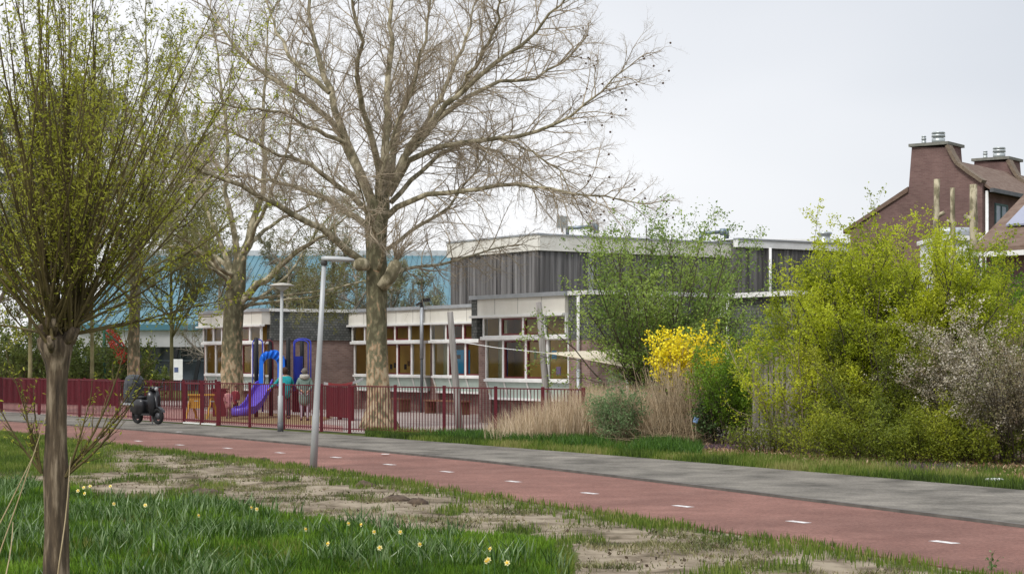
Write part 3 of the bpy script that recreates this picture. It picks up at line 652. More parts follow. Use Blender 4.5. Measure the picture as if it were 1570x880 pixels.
# nearer house with solar panels
sh = empty('garden_house', 'low brown-tiled house with solar panels on its roof at the right edge', 'house', W(1560, 550, 55)*1.0); sh.location.z = 0
o0 = W(1512, 370, 52); o0.z = 0; ze = HC+(550-362)*52/F; dv = Vector((.7, -.714, 0)); bv = Vector((.714, .7, 0))
def sp(a, b, z): return o0+dv*a+bv*b+Vector((0, 0, z))
def slab(pts, th): 
    m_ = MB(); lo = [p-Vector((0,0,th)) for p in pts]; m_.add(pts+lo, [(0,1,2,3), (7,6,5,4), (0,4,5,1), (1,5,6,2), (2,6,7,3), (3,7,4,0)]); return m_
keep(slab([sp(-.2, -.4, ze-.35), sp(9, -.4, ze-.35), sp(9, 4.5, ze+2.6), sp(-.2, 4.5, ze+2.6)], .15).build('roof', tile), sh)
pan = mat('solar_cell', (.19, .20, .27), (.23, .24, .31), scale=.8, rough=.15, spec=.8)
nrm = Vector((0, 0, .12))
for k in range(4):
    a = .3+k*1.05
    for j in range(2):
        b0 = .55+j*1.7; b1 = b0+1.62; zz = lambda b: ze-.35+(b+.4)*2.95/4.9
        po = keep(slab([sp(a, b0, zz(b0))+nrm, sp(a+1, b0, zz(b0))+nrm, sp(a+1, b1, zz(b1))+nrm, sp(a, b1, zz(b1))+nrm], .05).build('solar_panel', pan), sh)
for i_ in range(1): keep(MB().bar(sp(-.2, -.5, ze-.55), sp(9, -.5, ze-.55), .16, .14).build('gutter', white), sh)
keep(MB().poly([tuple(sp(*q, 0))[:2] for q in ((0, 0), (9, 0), (9, 9), (0, 9))], 0, ze-.4).build('wall', tb), sh)
keep(slab([sp(-.2, 4.5, ze+2.6), sp(9, 4.5, ze+2.6), sp(9, 9, ze-.3), sp(-.2, 9, ze-.3)], .15).build('roof', tile), sh)
keep(MB().sheet([sp(.02, 0, ze-.4), sp(.02, 4.5, ze+2.4), sp(.02, 9, ze-.4)]).build("wall", tb), sh)
# white low shed roof with a vent between house and bushes
shd = empty('white_shed', 'small white flat-roofed shed below the brick gable behind the bushes', 'shed', (0,0,0)); c = W(1475, 362, 64); shd.location = (c.x, c.y, 0)
MB().box(-.8, .7, 0, 3, 0, c.z-.15).build('wall', white, shd); MB().box(-.9, .8, -.15, 3.1, c.z-.15, c.z).build('roof', white, shd)
MB().tube([(-.9, .3, c.z+.15), (.5, .3, c.z+.15)], .18, 12).build('vent_pipe', zinc, shd)

# ================================================================ fences
fred = mat('red_fence_paint', (.115, .011, .019), (.085, .009, .015), scale=6, rough=.45)
dred = mat('dark_red_board', (.13, .014, .02), (.10, .012, .018), scale=2, rough=.6)
def fence_at(px, P=fenceP):
    for a, b in zip(P[:-1], P[1:]):
        d = (b[0]-a[0], b[1]-a[1]); t = at_px(a, d, px)
        if -1e-6 <= t <= 1+1e-6: return Vector((a[0]+d[0]*t, a[1]+d[1]*t, 0))
def bars(a, b, h, pitch, r, rails=(.12, None)):
    m_ = MB(); L_ = (b-a).length; k = max(2, int(L_/pitch)); top = Vector((0, 0, h))
    m_.bar(a+top, b+top, .045, .03); m_.bar(a+Vector((0,0,.12)), b+Vector((0,0,.12)), .04, .03)
    for i in range(1, k):
        p = a.lerp(b, i/k); m_.tube([p+Vector((0,0,.06)), p+Vector((0,0,h))], r, 5, caps=False)
    return m_
def bar_fence(name, label, pts, h, pitch=.105, r=.0115, post=.085, group=None):
    f = empty(name, label, 'fence', tuple((pts[0]+pts[-1])/2), group)
    for a, b in zip(pts[:-1], pts[1:]):
        d = (b-a).normalized(); keep(bars(a+d*.05, b-d*.05, h, pitch, r).build('bar_panel', fred), f)
    for p in pts: keep(MB().box(p.x-post/2, p.x+post/2, p.y-post/2, p.y+post/2, 0, h+.05).build('post', fred, bevel=.006), f)
    return f
HF = 1.27
lp = [Vector((-30, 82.6, 0)), Vector((-24.6, 75.5, 0)), fence_at(2), fence_at(60), fence_at(122), fence_at(180), fence_at(232), fence_at(282)]
bar_fence('bar_fence', 'red steel bar fence running behind the parked moped, left of the gate', lp, HF, pitch=.11)
rp = [fence_at(p) for p in (335, 383, 435, 493, 536, 606, 681, 760, 832)]+[Vector((1.69, 43.3, 0))]
bar_fence('bar_fence', 'red steel bar fence in front of the plane tree, right of the gate', rp, HF, pitch=.105)
for a, b, l in ((282, 310, 'left red gate leaf beside the parked moped'), (310, 335, 'right red gate leaf, nearer the pink-coated child')):
    pa_, pb_ = fence_at(a), fence_at(b); g = empty('school_gate', l, 'gate', tuple((pa_+pb_)/2), 'red gate leaves')
    d = (pb_-pa_).normalized(); q0, q1 = pa_+d*.06, pb_-d*.06; m_ = MB()
    for z in (.12, HF-.02): m_.bar(q0+Vector((0,0,z)), q1+Vector((0,0,z)), .06, .06)
    m_.bar(q0+Vector((0,0,.09)), q0+Vector((0,0,HF+.01)), .07, .07); m_.bar(q1+Vector((0,0,.09)), q1+Vector((0,0,HF+.01)), .07, .07)
    keep(m_.build('gate_frame', fred), g); keep(bars(q0+d*.05, q1-d*.05, HF-.03, .11, .012).build('bar_panel', fred), g)
    keep(MB().bar(q0+Vector((0,0,.03)), q1+Vector((0,0,.03)), .14, .04).build('threshold', white), g)
    keep(MB().box(pb_.x-.06, pb_.x+.06, pb_.y-.06, pb_.y+.06, 0, HF+.06).build('post', fred), g)
    hd = q1-d*.14+Vector((0,0,.72)); keep(MB().bar(hd+Vector((-.02,-.07,0)), hd+Vector((-.14,-.09,0)), .02).build('handle', zinc), g)
def rear(px0, Y0, px1, Y1, h, n, label, pitch, r):
    a = W(px0, HY, Y0); b = W(px1, HY, Y1); a.z = b.z = 0
    return bar_fence('bar_fence', label, [a.lerp(b, i/n) for i in range(n+1)], h, pitch, r)
rear(-60, 83, 182, 75, 1.15, 5, 'densely barred dark red fence at the far left, in front of the hedge', .075, .030)
rear(183, 74.5, 331, 72.5, 1.13, 3, 'dark red fence behind the moped, before the black glass columns', .12, .022)
a = fence_at(432)+Vector((.4, 9.0, 0)); b = W(540, HY, 58.5); b.z = 0
pf = empty('board_fence', 'closed dark red board fence low behind the two adults', 'fence', tuple((a+b)/2))
d = (b-a).normalized(); keep(MB().bar(a+Vector((0,0,.58)), b+Vector((0,0,.58)), .05, .98).build('board_panel', dred), pf)
for t in (0, .5, 1): p = a.lerp(b, t)+Vector((0, .04, 0)); keep(MB().box(p.x-.06, p.x+.06, p.y-.02, p.y+.08, 0, 1.12).build('post', dred), pf)

# ================================================================ lamps
galv = mat('lamp_grey', (.42, .43, .43), (.34, .35, .35), scale=3, rough=.5, metal=.2, stretch=(1,1,.3))
b_ = G(480, 718); Y1 = b_.y
lamp = empty('street_lamp', 'leaning grey street lamp beside the cycle path with a flat arm head', 'street lamp', tuple(b_), 'grey street lamps')
top = W(497, 402, Y1+.1)
keep(MB().tube([b_-Vector((0,0,.1)), b_.lerp(top, .25), b_.lerp(top, .27), b_.lerp(top, .6), top], [.072, .066, .058, .05, .04], 14).build('pole', galv), lamp)
keep(MB().tube([b_.lerp(top, .985), b_.lerp(top, 1.02)], .06, 14).build('collar', mat('dark_grey_plastic', (.1,.1,.1), rough=.5)), lamp)
h0 = top+Vector((-.05, 0, .07)); m_ = MB(); ring = []
for x, wd, zt, zb in ((0, .05, .03, -.04), (.08, .085, .045, -.045), (.3, .10, .05, -.03), (.5, .095, .045, -.025), (.60, .06, .02, -.015)):
    c = h0+Vector((x, 0, -x*.06)); ring.append([c+Vector((0, wd*y, z)) for y, z in ((-1, zb*.3), (-.85, zb), (.85, zb), (1, zb*.3), (.8, zt), (-.8, zt))])
keep(m_.loft(ring).build('lamp_head', galv), lamp)
keep(MB().box(h0.x+.2, h0.x+.5, h0.y-.07, h0.y+.07, h0.z-.062, h0.z-.04).build('lamp_glass', mat('frosted_lens', (.55,.56,.55), rough=.3)), lamp)
b_ = G(430, 660, .07); b_.z = 0
l2 = empty('street_lamp', 'straight grey street lamp at the red fence with a flat disc head', 'street lamp', tuple(b_), 'grey street lamps')
top = Vector((b_.x+.04, b_.y, 3.82))
keep(MB().tube([b_, b_+Vector((0,0,1.0)), b_+Vector((0,0,1.02)), top], [.075, .07, .05, .042], 12).build('pole', galv), l2)
keep(MB().tube([b_+Vector((0,0,.0)), b_+Vector((0,0,.3))], [.085, .078], 12).build('base_sleeve', dpm), l2)
def disc(c, prof, k=20): return MB().loft([[c+Vector((r*math.cos(q), r*math.sin(q), z)) for q in [j*2*math.pi/k for j in range(k)]] for r, z in prof])
keep(disc(top, ((.05, 0), (.07, .03), (.16, .07), (.2, .12))).build('lamp_glass', mat('frosted_lens', (.55,.56,.55))), l2)
keep(disc(top, ((.19, .12), (.33, .13), (.335, .16), (.2, .2), (.05, .22))).build('lamp_head', mat('beige_head', (.45,.43,.38), (.38,.36,.32), rough=.5)), l2)

# ================================================================ shade sail on two leaning posts, tape, benches
wood = mat('weathered_post', (.20, .185, .17), (.34, .32, .30), scale=3, rough=.9, stretch=(4,4,.3), bump=.5)
pA0, pA1 = W(705, HY, 49.5), W(690, 478, 49.5); pA0.z = 0
pB0, pB1 = W(843, HY, 48.5), W(826, 463, 48.5); pB0.z = 0
def pole_(p0, p1, l): 
    return tag(MB().tube([p0, p0.lerp(p1, .3), p0.lerp(p1, .7), p1], [.10, .098, .09, .08], 10).build('wooden_post', wood), l, 'post', 'leaning grey wooden sail posts')
pole_(pA0, pA1, 'leaning grey wooden post left, before the blue paper in the window')
pole_(pB0, pB1, 'leaning grey wooden post right, rising out of the dry grass')
sailm = mat('sail_cloth', (.50, .44, .33), (.58, .52, .40), scale=2, rough=.8)
sA, sB, sC = W(836, 541, 48.3), W(975, 566, 46.0), W(958, 537, 51.8)
nS = 10; vs = []; fs = []
for i in range(nS+1):
    for j in range(nS+1-i):
        u_, v_ = i/nS, j/nS; w__ = 1-u_-v_; p = sA*w__+sB*u_+sC*v_+Vector((0,0,1))*(.35*u_*v_*2+.10*w__*(u_+v_)); vs.append(p)
idx = {}; c_ = 0
for i in range(nS+1):
    for j in range(nS+1-i): idx[i, j] = c_; c_ += 1
for i in range(nS):
    for j in range(nS-i):
        fs.append((idx[i, j], idx[i+1, j], idx[i, j+1]))
        if j < nS-i-1: fs.append((idx[i+1, j], idx[i+1, j+1], idx[i, j+1]))
m_ = MB(); m_.add(vs, fs, True); sail = m_.build('shade_sail', sailm); sm = sail.modifiers.new('s', 'SOLIDIFY'); sm.thickness = .012
tag(sail, 'beige triangular shade sail stretched beyond the leaning posts', 'shade sail')
MB().tube([pA0.lerp(pA1, .76), sA.lerp(pA1, .5)-Vector((0,0,.42)), sA], .010, 6).build('rope', white, sail)
MB().tube([sC, sC+Vector((.4, .9, .3))], .012, 5).build('rope', white, sail); 
m_ = MB(); a = fence_at(493)+Vector((.05, .1, 1.28)); b = W(557, 582, 60); st = 12
tp = bpy.data.materials.new('tape'); tp.use_nodes = True; t_ = tp.node_tree; wv_ = N(t_, 'ShaderNodeTexWave'); wv_.inputs['Scale'].default_value = .9; rr_ = N(t_, 'ShaderNodeValToRGB'); rr_.color_ramp.interpolation = 'CONSTANT'
rr_.color_ramp.elements[0].color = (.75,.75,.75,1); rr_.color_ramp.elements[1].position = .5; rr_.color_ramp.elements[1].color = (.5,.02,.03,1)
cc_ = N(t_, 'ShaderNodeTexCoord'); t_.links.new(cc_.outputs['Object'], wv_.inputs[0]); t_.links.new(wv_.outputs[0], rr_.inputs[0]); t_.links.new(rr_.outputs[0], t_.nodes['Principled BSDF'].inputs['Base Color'])
for i in range(st):
    p = a.lerp(b, i/st)-Vector((0,0,.12*math.sin(math.pi*i/st))); q = a.lerp(b, (i+1)/st)-Vector((0,0,.12*math.sin(math.pi*(i+1)/st))); m_.sheet([p, q, q+Vector((0,.01,.085)), p+Vector((0,.01,.085))])
tag(m_.build('barrier_tape', tp), 'red and white barrier tape strung from the fence towards the school wall', 'tape')
bw = mat('bench_wood', (.16, .085, .05), (.22, .12, .07), scale=4, stretch=(1,1,4), rough=.7)
for px0, px1, l in ((604, 649, 'brown wooden bench under the school window beside the plane tree'), (684, 741, 'brown wooden bench under the window with blue paper')):
    P0 = A2+e*ax(A2, px0)+n_*.75; P1 = A2+e*ax(A2, px1)+n_*.75; bn = empty('bench', l, 'bench', tuple((P0+P1)/2), 'wooden benches at the school wall'); LL = (P1-P0).length
    for k in range(3): keep(MB().fr(P0, e, n_, 0, LL, -.25+k*.17, -.10+k*.17, .46, .51).build('seat_plank', bw), bn)
    for a_ in (.08, LL-.16): keep(MB().fr(P0, e, n_, a_, a_+.08, -.22, .2, 0, .46).build('leg', bw), bn)

# ================================================================ play tower
blue = mat('play_blue', (.01, .13, .62), (.012, .16, .70), scale=2, rough=.35)
navy = mat('play_navy', (.012, .02, .20), (.015, .03, .26), scale=3, rough=.4)
purp = mat('play_purple', (.085, .06, .42), (.11, .075, .48), scale=2, rough=.35)
blk = mat('play_black', (.010, .011, .013), (.02, .02, .022), rough=.5)
YP = 62.0; k_ = F/YP
org = W(418, HY, YP); org.z = 0
tw = empty('play_tower', 'blue and black playground tower with a purple slide', 'play tower', tuple(org))
X = lambda px: (px-785)/k_; Z = lambda py: HC-(py-HY)/k_
for px, y in ((393, YP), (442, YP), (415, YP+1.25), (463, YP+1.25)):
    x = (px-785)*y/F; keep(MB().tube([(x, y, 0), (x, y, 2.68), (x, y, 2.72)], [.075, .075, .05], 12).build('post', blk), tw)
keep(MB().box(X(393), X(444), YP+.05, YP+1.25, 1.0, 1.08).build('platform', dred), tw)
# arched front panel
xa, xb = X(397), X(438); zc = Z(560); m_ = MB(); K = 14; xm = (X(404)+X(426))/2; ri = (X(426)-X(404))/2; prof = []
out_ = [Vector((xa, 0, 1.08)), Vector((xa, 0, Z(548)))]; 
ctr = []
for i in range(K+1):
    q = math.pi*(1-i/K); ix = xm+ri*math.cos(q); iz = zc+ri*1.0*math.sin(q)
    ox = xm+(xb-xa)*.47*math.cos(q)+.06; oz = Z(552)+(Z(537)-Z(552))*math.sin(q)+.10*math.sin(q)*math.cos(5*q)*.3
    prof.append((ix, iz, ox, oz))
prof = [(xm-ri, 1.09, xa, 1.09)]+prof+[(xm+ri, 1.09, xb, 1.09)]
m_.loft([[Vector((ix, YP-.12, iz)), Vector((ox, YP-.12, oz)), Vector((ox, YP+.0, oz)), Vector((ix, YP+.0, iz))] for ix, iz, ox, oz in prof], sm=False)
keep(m_.build('arch_panel', blue), tw)
for sgn in range(5):      # moulded ribs over the arch
    q = math.pi*(.2+.15*sgn); a = Vector((xm+ri*1.1*math.cos(q), YP-.15, zc+ri*1.1*math.sin(q))); b = Vector((xm+(xb-xa)*.44*math.cos(q)+.06, YP-.15, Z(552)+(Z(537)-Z(552))*math.sin(q)))
    keep(MB().tube([a, b], [.03, .045], 8).build('moulded_rib', blue), tw)
keep(MB().box(X(448), X(461), YP+.6, YP+.66, 1.1, Z(546)).build('side_panel', navy), tw)
keep(MB().box(X(430), X(441), YP+.02, YP+.07, 1.1, Z(550)).build('side_panel', navy), tw)
def hoop(x0, x1, y, z0, z1, r=.022, m=navy):
    pts = [Vector((x0, y, z0)), Vector((x0, y, z1-.12))]+[Vector(((x0+x1)/2-(x1-x0)/2*math.cos(q), y, z1-.12+.12*math.sin(q))) for q in [math.pi*i/6 for i in range(1, 6)]]+[Vector((x1, y, z1-.12)), Vector((x1, y, z0))]
    keep(MB().tube(pts, r, 8).build('hoop_rail', m), tw)
bl2 = mat('rail_blue', (.03, .05, .42), (.04, .06, .5), rough=.4)
hoop(X(387), X(402), YP+.1, .2, Z(520), m=bl2); hoop(X(449), X(475), YP+.3, .9, Z(519), m=bl2); hoop(X(447), X(468), YP+.9, .9, Z(521), m=bl2); hoop(X(399), X(412), YP+1.1, .9, Z(521), m=fred)
# slide
m_ = MB(); rings = []; sp0 = [(409, 588, 0), (404, 594, .1), (396, 608, .5), (388, 622, .9), (379, 631, 1.2), (371, 633, 1.5)]
cen = [Vector(((px-785)*(YP-.2-dy)/F, YP-.2-dy, 0)) for px, py, dy in sp0]; zs = [1.10, 1.0, .70, .40, .22, .20]
for i, c in enumerate(cen):
    d = (cen[min(i+1, 5)]-cen[max(i-1, 0)]); d.z = 0; d.normalize(); s_ = Vector((d.y, -d.x, 0)); c = Vector((c.x, c.y, zs[i])); hw = .27
    rings.append([c+s_*x+Vector((0,0,z)) for x, z in ((-hw-.05, .22), (-hw, .22), (-hw+.03, .04), (hw-.03, .04), (hw, .22), (hw+.05, .22), (hw+.03, -.03), (-hw-.03, -.03))])
keep(m_.loft(rings, sm=False).build('slide', purp), tw)
keep(disc(Vector((cen[5].x-.03, cen[5].y, .12)), ((.28, 0), (.33, .04), (.33, .24), (.28, .26), (.24, .12))).build('slide_mouth', purp), tw)
# climbing frame panel in red behind
keep(MB().box(X(441), X(470), YP+1.3, YP+1.36, .15, 1.05).build('low_panel', fred), tw)

# yellow play stand and dark box behind the gate
ylw = mat('yellow_wood', (.50, .27, .04), (.40, .21, .03), scale=4, rough=.6)
c = G(306, 643); c.y += .5
bt = empty('play_bench', 'yellow wooden trestle stand behind the red gate', 'trestle', tuple(c))
s_ = 1
for x in (-.38, .32): 
    keep(MB().bar(c+Vector((x-.13, -.15, 0)), c+Vector((x, 0, .78)), .06).build('leg', ylw), bt); keep(MB().bar(c+Vector((x+.17, .2, 0)), c+Vector((x, 0, .78)), .06).build('leg', ylw), bt)
keep(MB().box(c.x-.42, c.x+.05, c.y-.05, c.y+.0, .36, .80).build('board', ylw), bt); keep(MB().box(c.x-.45, c.x+.42, c.y-.12, c.y+.12, .78, .83).build('top', ylw), bt)
c = G(326, 641); c.y += 1.6
tb_ = tag(MB().box(-.24, .24, -.22, .22, 0, .92, Matrix.Translation(c)).build('storage_box', dred, bevel=.02), 'dark red upright box beside the yellow trestle behind the gate', 'box')
MB().box(-.27, .27, -.25, .25, .923, .98, Matrix.Translation(c)).build('lid', dred, tb_)
# red climbing net far left
c = W(178, 550, 88); c.z = 0
cn = empty('climbing_net', 'red rope climbing net slung from a frame at the far left', 'climbing net', tuple(c))
rope = mat('red_rope', (.42, .06, .035), (.36, .05, .03), rough=.7)
m_ = MB(); a = W(160, 510, 88); b = W(173, 502, 88); c1 = W(200, 546, 88); d1 = W(184, 560, 88)
for i in range(9):
    t = i/8; m_.tube([a.lerp(d1, t), b.lerp(c1, t)+Vector((0, .0, 0))], .045, 5, False)
for i in range(6):
    t = i/5; m_.tube([a.lerp(b, t), d1.lerp(c1, t)], .045, 5, False)
keep(m_.build('net', rope), cn)
for p in (a, c1): keep(MB().tube([Vector((p.x, p.y, 0)), p+Vector((0,0,.2))], .07, 8).build('post', mat('green_steel', (.03,.12,.08))), cn)
keep(MB().tube([a+Vector((0,0,.1)), c1+Vector((0,0,.1))], .05, 8).build('top_rail', mat('green_steel', (.03,.12,.08))), cn)

# ================================================================ people
def skin(name, chains, m, parent=None, sub=1, root=0):
    # chains: list of lists of (point, radius); points shared by rounding
    vs = []; rs = []; key = {}; es = []
    for ch in chains:
        pv_ = None
        for p, r in ch:
            kk = tuple(round(c, 4) for c in p)
            if kk not in key: key[kk] = len(vs); vs.append(kk); rs.append(r)
            i = key[kk]
            if pv_ is not None and pv_ != i: es.append((pv_, i))
            pv_ = i
    me = bpy.data.meshes.new(name); me.from_pydata(vs, es, []); o = link(name, me, m, parent)
    md = o.modifiers.new('skin', 'SKIN'); md.use_smooth_shade = True
    for i, r in enumerate(rs):
        sv = me.skin_vertices[0].data[i]; sv.radius = (r, r) if not hasattr(r, '__len__') else r; sv.use_root = (i == root)
    sb = o.modifiers.new('sub', 'SUBSURF'); sb.levels = sub; sb.render_levels = sub
    return o
skinm = mat('skin', (.50, .30, .22), (.45, .27, .19), rough=.6)
def person(loc, rz, H, label, coat, trou, hairc, arms, lean=0, hood=None, coat_len=.30, hair_long=False, group=None):
    s = H/1.70; r = Matrix.Rotation(rz, 3, 'Z')
    P = lambda x, y, z: Vector((x*s, (y-lean*max(0, z-.95))*s, z*s))       # faces -y
    pel = (P(0, 0, .95), .11*s); spine = [pel, (P(0, 0, 1.12), .115*s), (P(0, 0, 1.28), .125*s), (P(0, .0, 1.40), .10*s), (P(0, 0, 1.47), .05*s), (P(0, -.01, 1.52), .05*s), (P(0, -.015, 1.58), .085*s), (P(0, -.01, 1.65), .085*s)]
    ch = [spine]; fists = []
    legs = []
    for sx in (-1, 1):
        lg = [pel, (P(.09*sx, 0, .88), .085*s), (P(.10*sx, -.01, .5), .058*s), (P(.10*sx, .02, .12), .04*s), (P(.10*sx, .02, .06), .042*s), (P(.11*sx, -.14, .035), .035*s)]
        ch.append(lg); legs.append(lg)
        sh = (P(.17*sx, 0, 1.38), .058*s); el = (P(*arms[sx][0]), .042*s); wr = (P(*arms[sx][1]), .027*s); dd = (wr[0]-el[0]).normalized(); pm_ = (wr[0]+dd*.05*s, .03*s)
        ch.append([(P(0, .0, 1.40), .10*s), sh, el, wr, pm_])
        sd_ = dd.orthogonal().normalized(); s2 = dd.cross(sd_)
        for k in range(4):
            o_ = sd_*(k-1.5)*.018*s; L1 = (.03, .036, .033, .026)[k]*s
            ch.append([pm_, (pm_[0]+dd*.035*s+o_, .009*s), (pm_[0]+dd*(.035*s+L1)+o_+s2*.008*s, .008*s), (pm_[0]+dd*(.03*s+L1*1.6)+o_+s2*.025*s, .007*s)])
        ch.append([pm_, (pm_[0]+sd_*-.035*s+dd*.01*s, .010*s), (pm_[0]+sd_*-.05*s+dd*.035*s+s2*.01*s, .009*s)])
    body = skin('person', ch, skinm); body.location = loc; body.rotation_euler.z = rz; tag(body, label, 'person', group)
    tr = skin('trousers', [[(p, q*1.18) for p, q in lg[:5]][:4]+[(lg[3][0]-Vector((0,0,.02*s)), .052*s)] for lg in legs], trou, body)
    zb = .95-coat_len
    cc = [[(P(0, 0, zb), (.21*s, .16*s)), (P(0, 0, .95), (.205*s, .16*s)), (P(0, 0, 1.15), (.20*s, .15*s)), (P(0, 0, 1.3), (.20*s, .145*s)), (P(0, 0, 1.41), (.12*s, .10*s)), (P(0, .01, 1.47), (.075*s, .075*s))]]
    for sx in (-1, 1): cc.append([(P(0, 0, 1.3), 0), (P(.175*sx, 0, 1.36), .078*s), (P(*arms[sx][0]), .065*s), (P(*arms[sx][0]).lerp(P(*arms[sx][1]), .93), .048*s)])
    jk = skin('jacket', cc, coat, body)
    hm = mat('hair_%d' % int(hairc[0]*1000), hairc, rough=.7)
    m_ = MB(); c = P(0, .0, 1.625); rg = []
    for i in range(9):
        th = math.pi*i/8
        rg.append([c+Vector((.103*s*math.sin(th)*math.cos(q), .112*s*math.sin(th)*math.sin(q)+.012*s, .115*s*math.cos(th)-(.05*s if (hair_long and i > 5 and math.sin(q) > -.2) else 0))) if (i < 4 or math.sin(q) > -.35) else c+Vector((.06*s*math.sin(th)*math.cos(q), .0, .09*s*math.cos(th))) for q in [j*math.pi/8 for j in range(16)]])
    m_.loft(rg).build('hair', hm, body)
    for sx in (-1, 1):
        MB().loft([[P(.034*sx, -.098, 1.63)+Vector((.012*s*math.sin(t)*math.cos(q), .006*s*math.cos(t), .008*s*math.sin(t)*math.sin(q))) for q in [j*math.pi/4 for j in range(8)]] for t in (.3, 1.2, 2)]).build('eye', blk, body)
        MB().tube([P(.10*sx, .0, 1.60), P(.105*sx, .005, 1.635)], .014*s, 6).build('ear', skinm, body)
        sh_ = MB(); sh_.tube([P(.10*sx, .06, .045), P(.105*sx, -.05, .045), P(.11*sx, -.17, .03)], [.045*s, .05*s, .035*s], 8); sh_.build('shoe', mat('dark_shoe', (.06,.04,.05)), body)
    MB().tube([P(0, -.095, 1.62), P(0, -.12, 1.59)], [.008*s, .015*s], 6).build('nose', skinm, body)
    MB().tube([P(-.022, -.098, 1.56), P(.022, -.098, 1.56)], .006*s, 5).build('mouth', mat('lip', (.35,.12,.1)), body)
    if hood:
        m_ = MB(); c = P(0, .08, 1.46); m_.loft([[c+Vector((rr*s*math.cos(q), rr*.75*s*math.sin(q), z*s)) for q in [j*math.pi/6 for j in range(12)]] for rr, z in ((.09, -.10), (.15, -.05), (.16, .02), (.125, .07), (.09, .04))]); m_.build('hood', hood, body)
    return body
grn = mat('grey_green_coat', (.13, .19, .17), (.17, .23, .20), scale=8, rough=.9, bump=.6)
lil = mat('lilac_trousers', (.42, .36, .42), (.36, .30, .36), scale=5)
furm = mat('pale_fur', (.5, .48, .43), (.32, .30, .27), scale=30, bump=1)
p_ = G(467, 645, .01)
person(p_, R(183), 1.66, 'adult in a grey-green hooded coat and pale trousers seen from behind the fence', grn, lil, (.16, .14, .12), {-1: ((-.25, .05, 1.13), (-.13, .17, .98)), 1: ((.25, .05, 1.13), (.10, .18, 1.0))}, hood=furm, coat_len=.48)
tealc = mat('teal_coat', (.01, .24, .27), (.015, .32, .34), scale=6, rough=.7, bump=.5)
p_ = Vector(((438-785)*60.2/F, 60.2, .018))
person(p_, R(200), 1.68, 'adult in a bright teal jacket reaching towards the slide', tealc, mat('dark_trousers', (.03,.03,.04)), (.05, .022, .012), {-1: ((-.27, -.10, 1.16), (-.2, -.35, 1.05)), 1: ((.30, -.12, 1.18), (.48, -.22, 1.02))}, lean=.18, coat_len=.32, hair_long=True)
pk = mat('pink_coat', (.50, .22, .22), (.58, .28, .27), scale=8)
p_ = G(350, 641, .018); person(p_, R(35), .98, 'small child in a pink coat near the gate, left of the slide', pk, mat('rose_trousers', (.35,.16,.17)), (.12, .06, .03), {-1: ((-.24, 0, 1.12), (-.27, -.1, .92)), 1: ((.24, 0, 1.12), (.27, -.1, .92))}, hair_long=True, coat_len=.42, group='children at the slide')
p_ = G(361, 639, .018); person(p_, R(-30), 1.05, 'small child in a dark red coat between pink-coated child and slide', mat('wine_coat', (.22,.03,.04)), mat('dark_trousers', (.03,.03,.04)), (.04, .02, .012), {-1: ((-.24, 0, 1.12), (-.22, -.2, 1.0)), 1: ((.24, 0, 1.12), (.27, -.1, .92))}, coat_len=.36, group='children at the slide')

# ================================================================ moped parked at the fence
mo = G(226, 650, .07); mo.z = .07
mp_ = empty('moped', 'black moped with a tall covered rear load parked against the red fence', 'moped', tuple(mo), rz=R(-42))
mpb = mat('moped_black', (.012, .012, .014), (.02, .02, .022), rough=.3, spec=.5); tyre = mat('tyre', (.012,.012,.012), (.02,.02,.02), rough=.9); cov = mat('rain_cover', (.03, .035, .04), (.055, .06, .065), scale=5, rough=.5, bump=.6)
def MM(mb, name, m, par=None): return mb.build(name, m, par or mp_)
for x in (.52, -.48):
    wh = MB(); R0, r0 = .19, .055; wh.loft([[Vector((x+(R0+r0*math.cos(a))*math.cos(b), r0*math.sin(a), .245+(R0+r0*math.cos(a))*math.sin(b))) for a in [j*math.pi/4 for j in range(8)]] for b in [i*math.pi/10 for i in range(21)]], caps=False)
    wo = MM(wh, 'wheel', tyre); h = MB().tube([(x, -.04, .245), (x, .04, .245)], .10, 14); h.build('rim', mat('dark_rim', (.06,.06,.065), rough=.4), wo)
MM(MB().tube([(.52, 0, .245), (.46, 0, .55), (.34, 0, .98)], [.035, .035, .04], 8), 'fork', mpb)
fe = MB(); fe.loft([[Vector((.52+.27*math.cos(b), y*.07, .25+.27*math.sin(b)+(.02 if y == 0 else 0))) for y in (-1, 0, 1)] for b in [R(20)+i*R(18) for i in range(8)]], close=False, caps=False); MM(fe, 'front_mudguard', mpb)
rg = []
for z, x, hw in ((.28, .36, .16), (.5, .38, .22), (.8, .34, .24), (1.02, .30, .17)): rg.append([Vector((x+.05, 0, z)), Vector((x-.02, hw, z)), Vector((x-.07, hw*.9, z)), Vector((x-.03, 0, z)), Vector((x-.07, -hw*.9, z)), Vector((x-.02, -hw, z))])
MM(MB().loft(rg), 'leg_shield', mpb)
MM(MB().box(-.15, .36, -.15, .15, .26, .32), 'footboard', mpb)
rg = []
for x, z0, z1, hw in ((-.82, .55, .70, .08), (-.6, .36, .74, .17), (-.3, .28, .76, .2), (-.12, .28, .74, .17), (-.05, .3, .66, .12)): rg.append([Vector((x, -hw, z0)), Vector((x, hw, z0)), Vector((x, hw, z1-.06)), Vector((x, hw*.7, z1)), Vector((x, -hw*.7, z1)), Vector((x, -hw, z1-.06))])
MM(MB().loft(rg), 'body', mpb)
MM(MB().loft([[Vector((x, -w_, .76)), Vector((x, w_, .76)), Vector((x, w_*.8, .83)), Vector((x, -w_*.8, .83))] for x, w_ in ((-.6, .1), (-.4, .15), (-.1, .12))]), 'seat', blk)
MM(MB().tube([(.28, -.34, 1.1), (.3, -.12, 1.08), (.32, 0, 1.06), (.3, .12, 1.08), (.28, .34, 1.1)], .022, 8), 'handlebar', mpb)
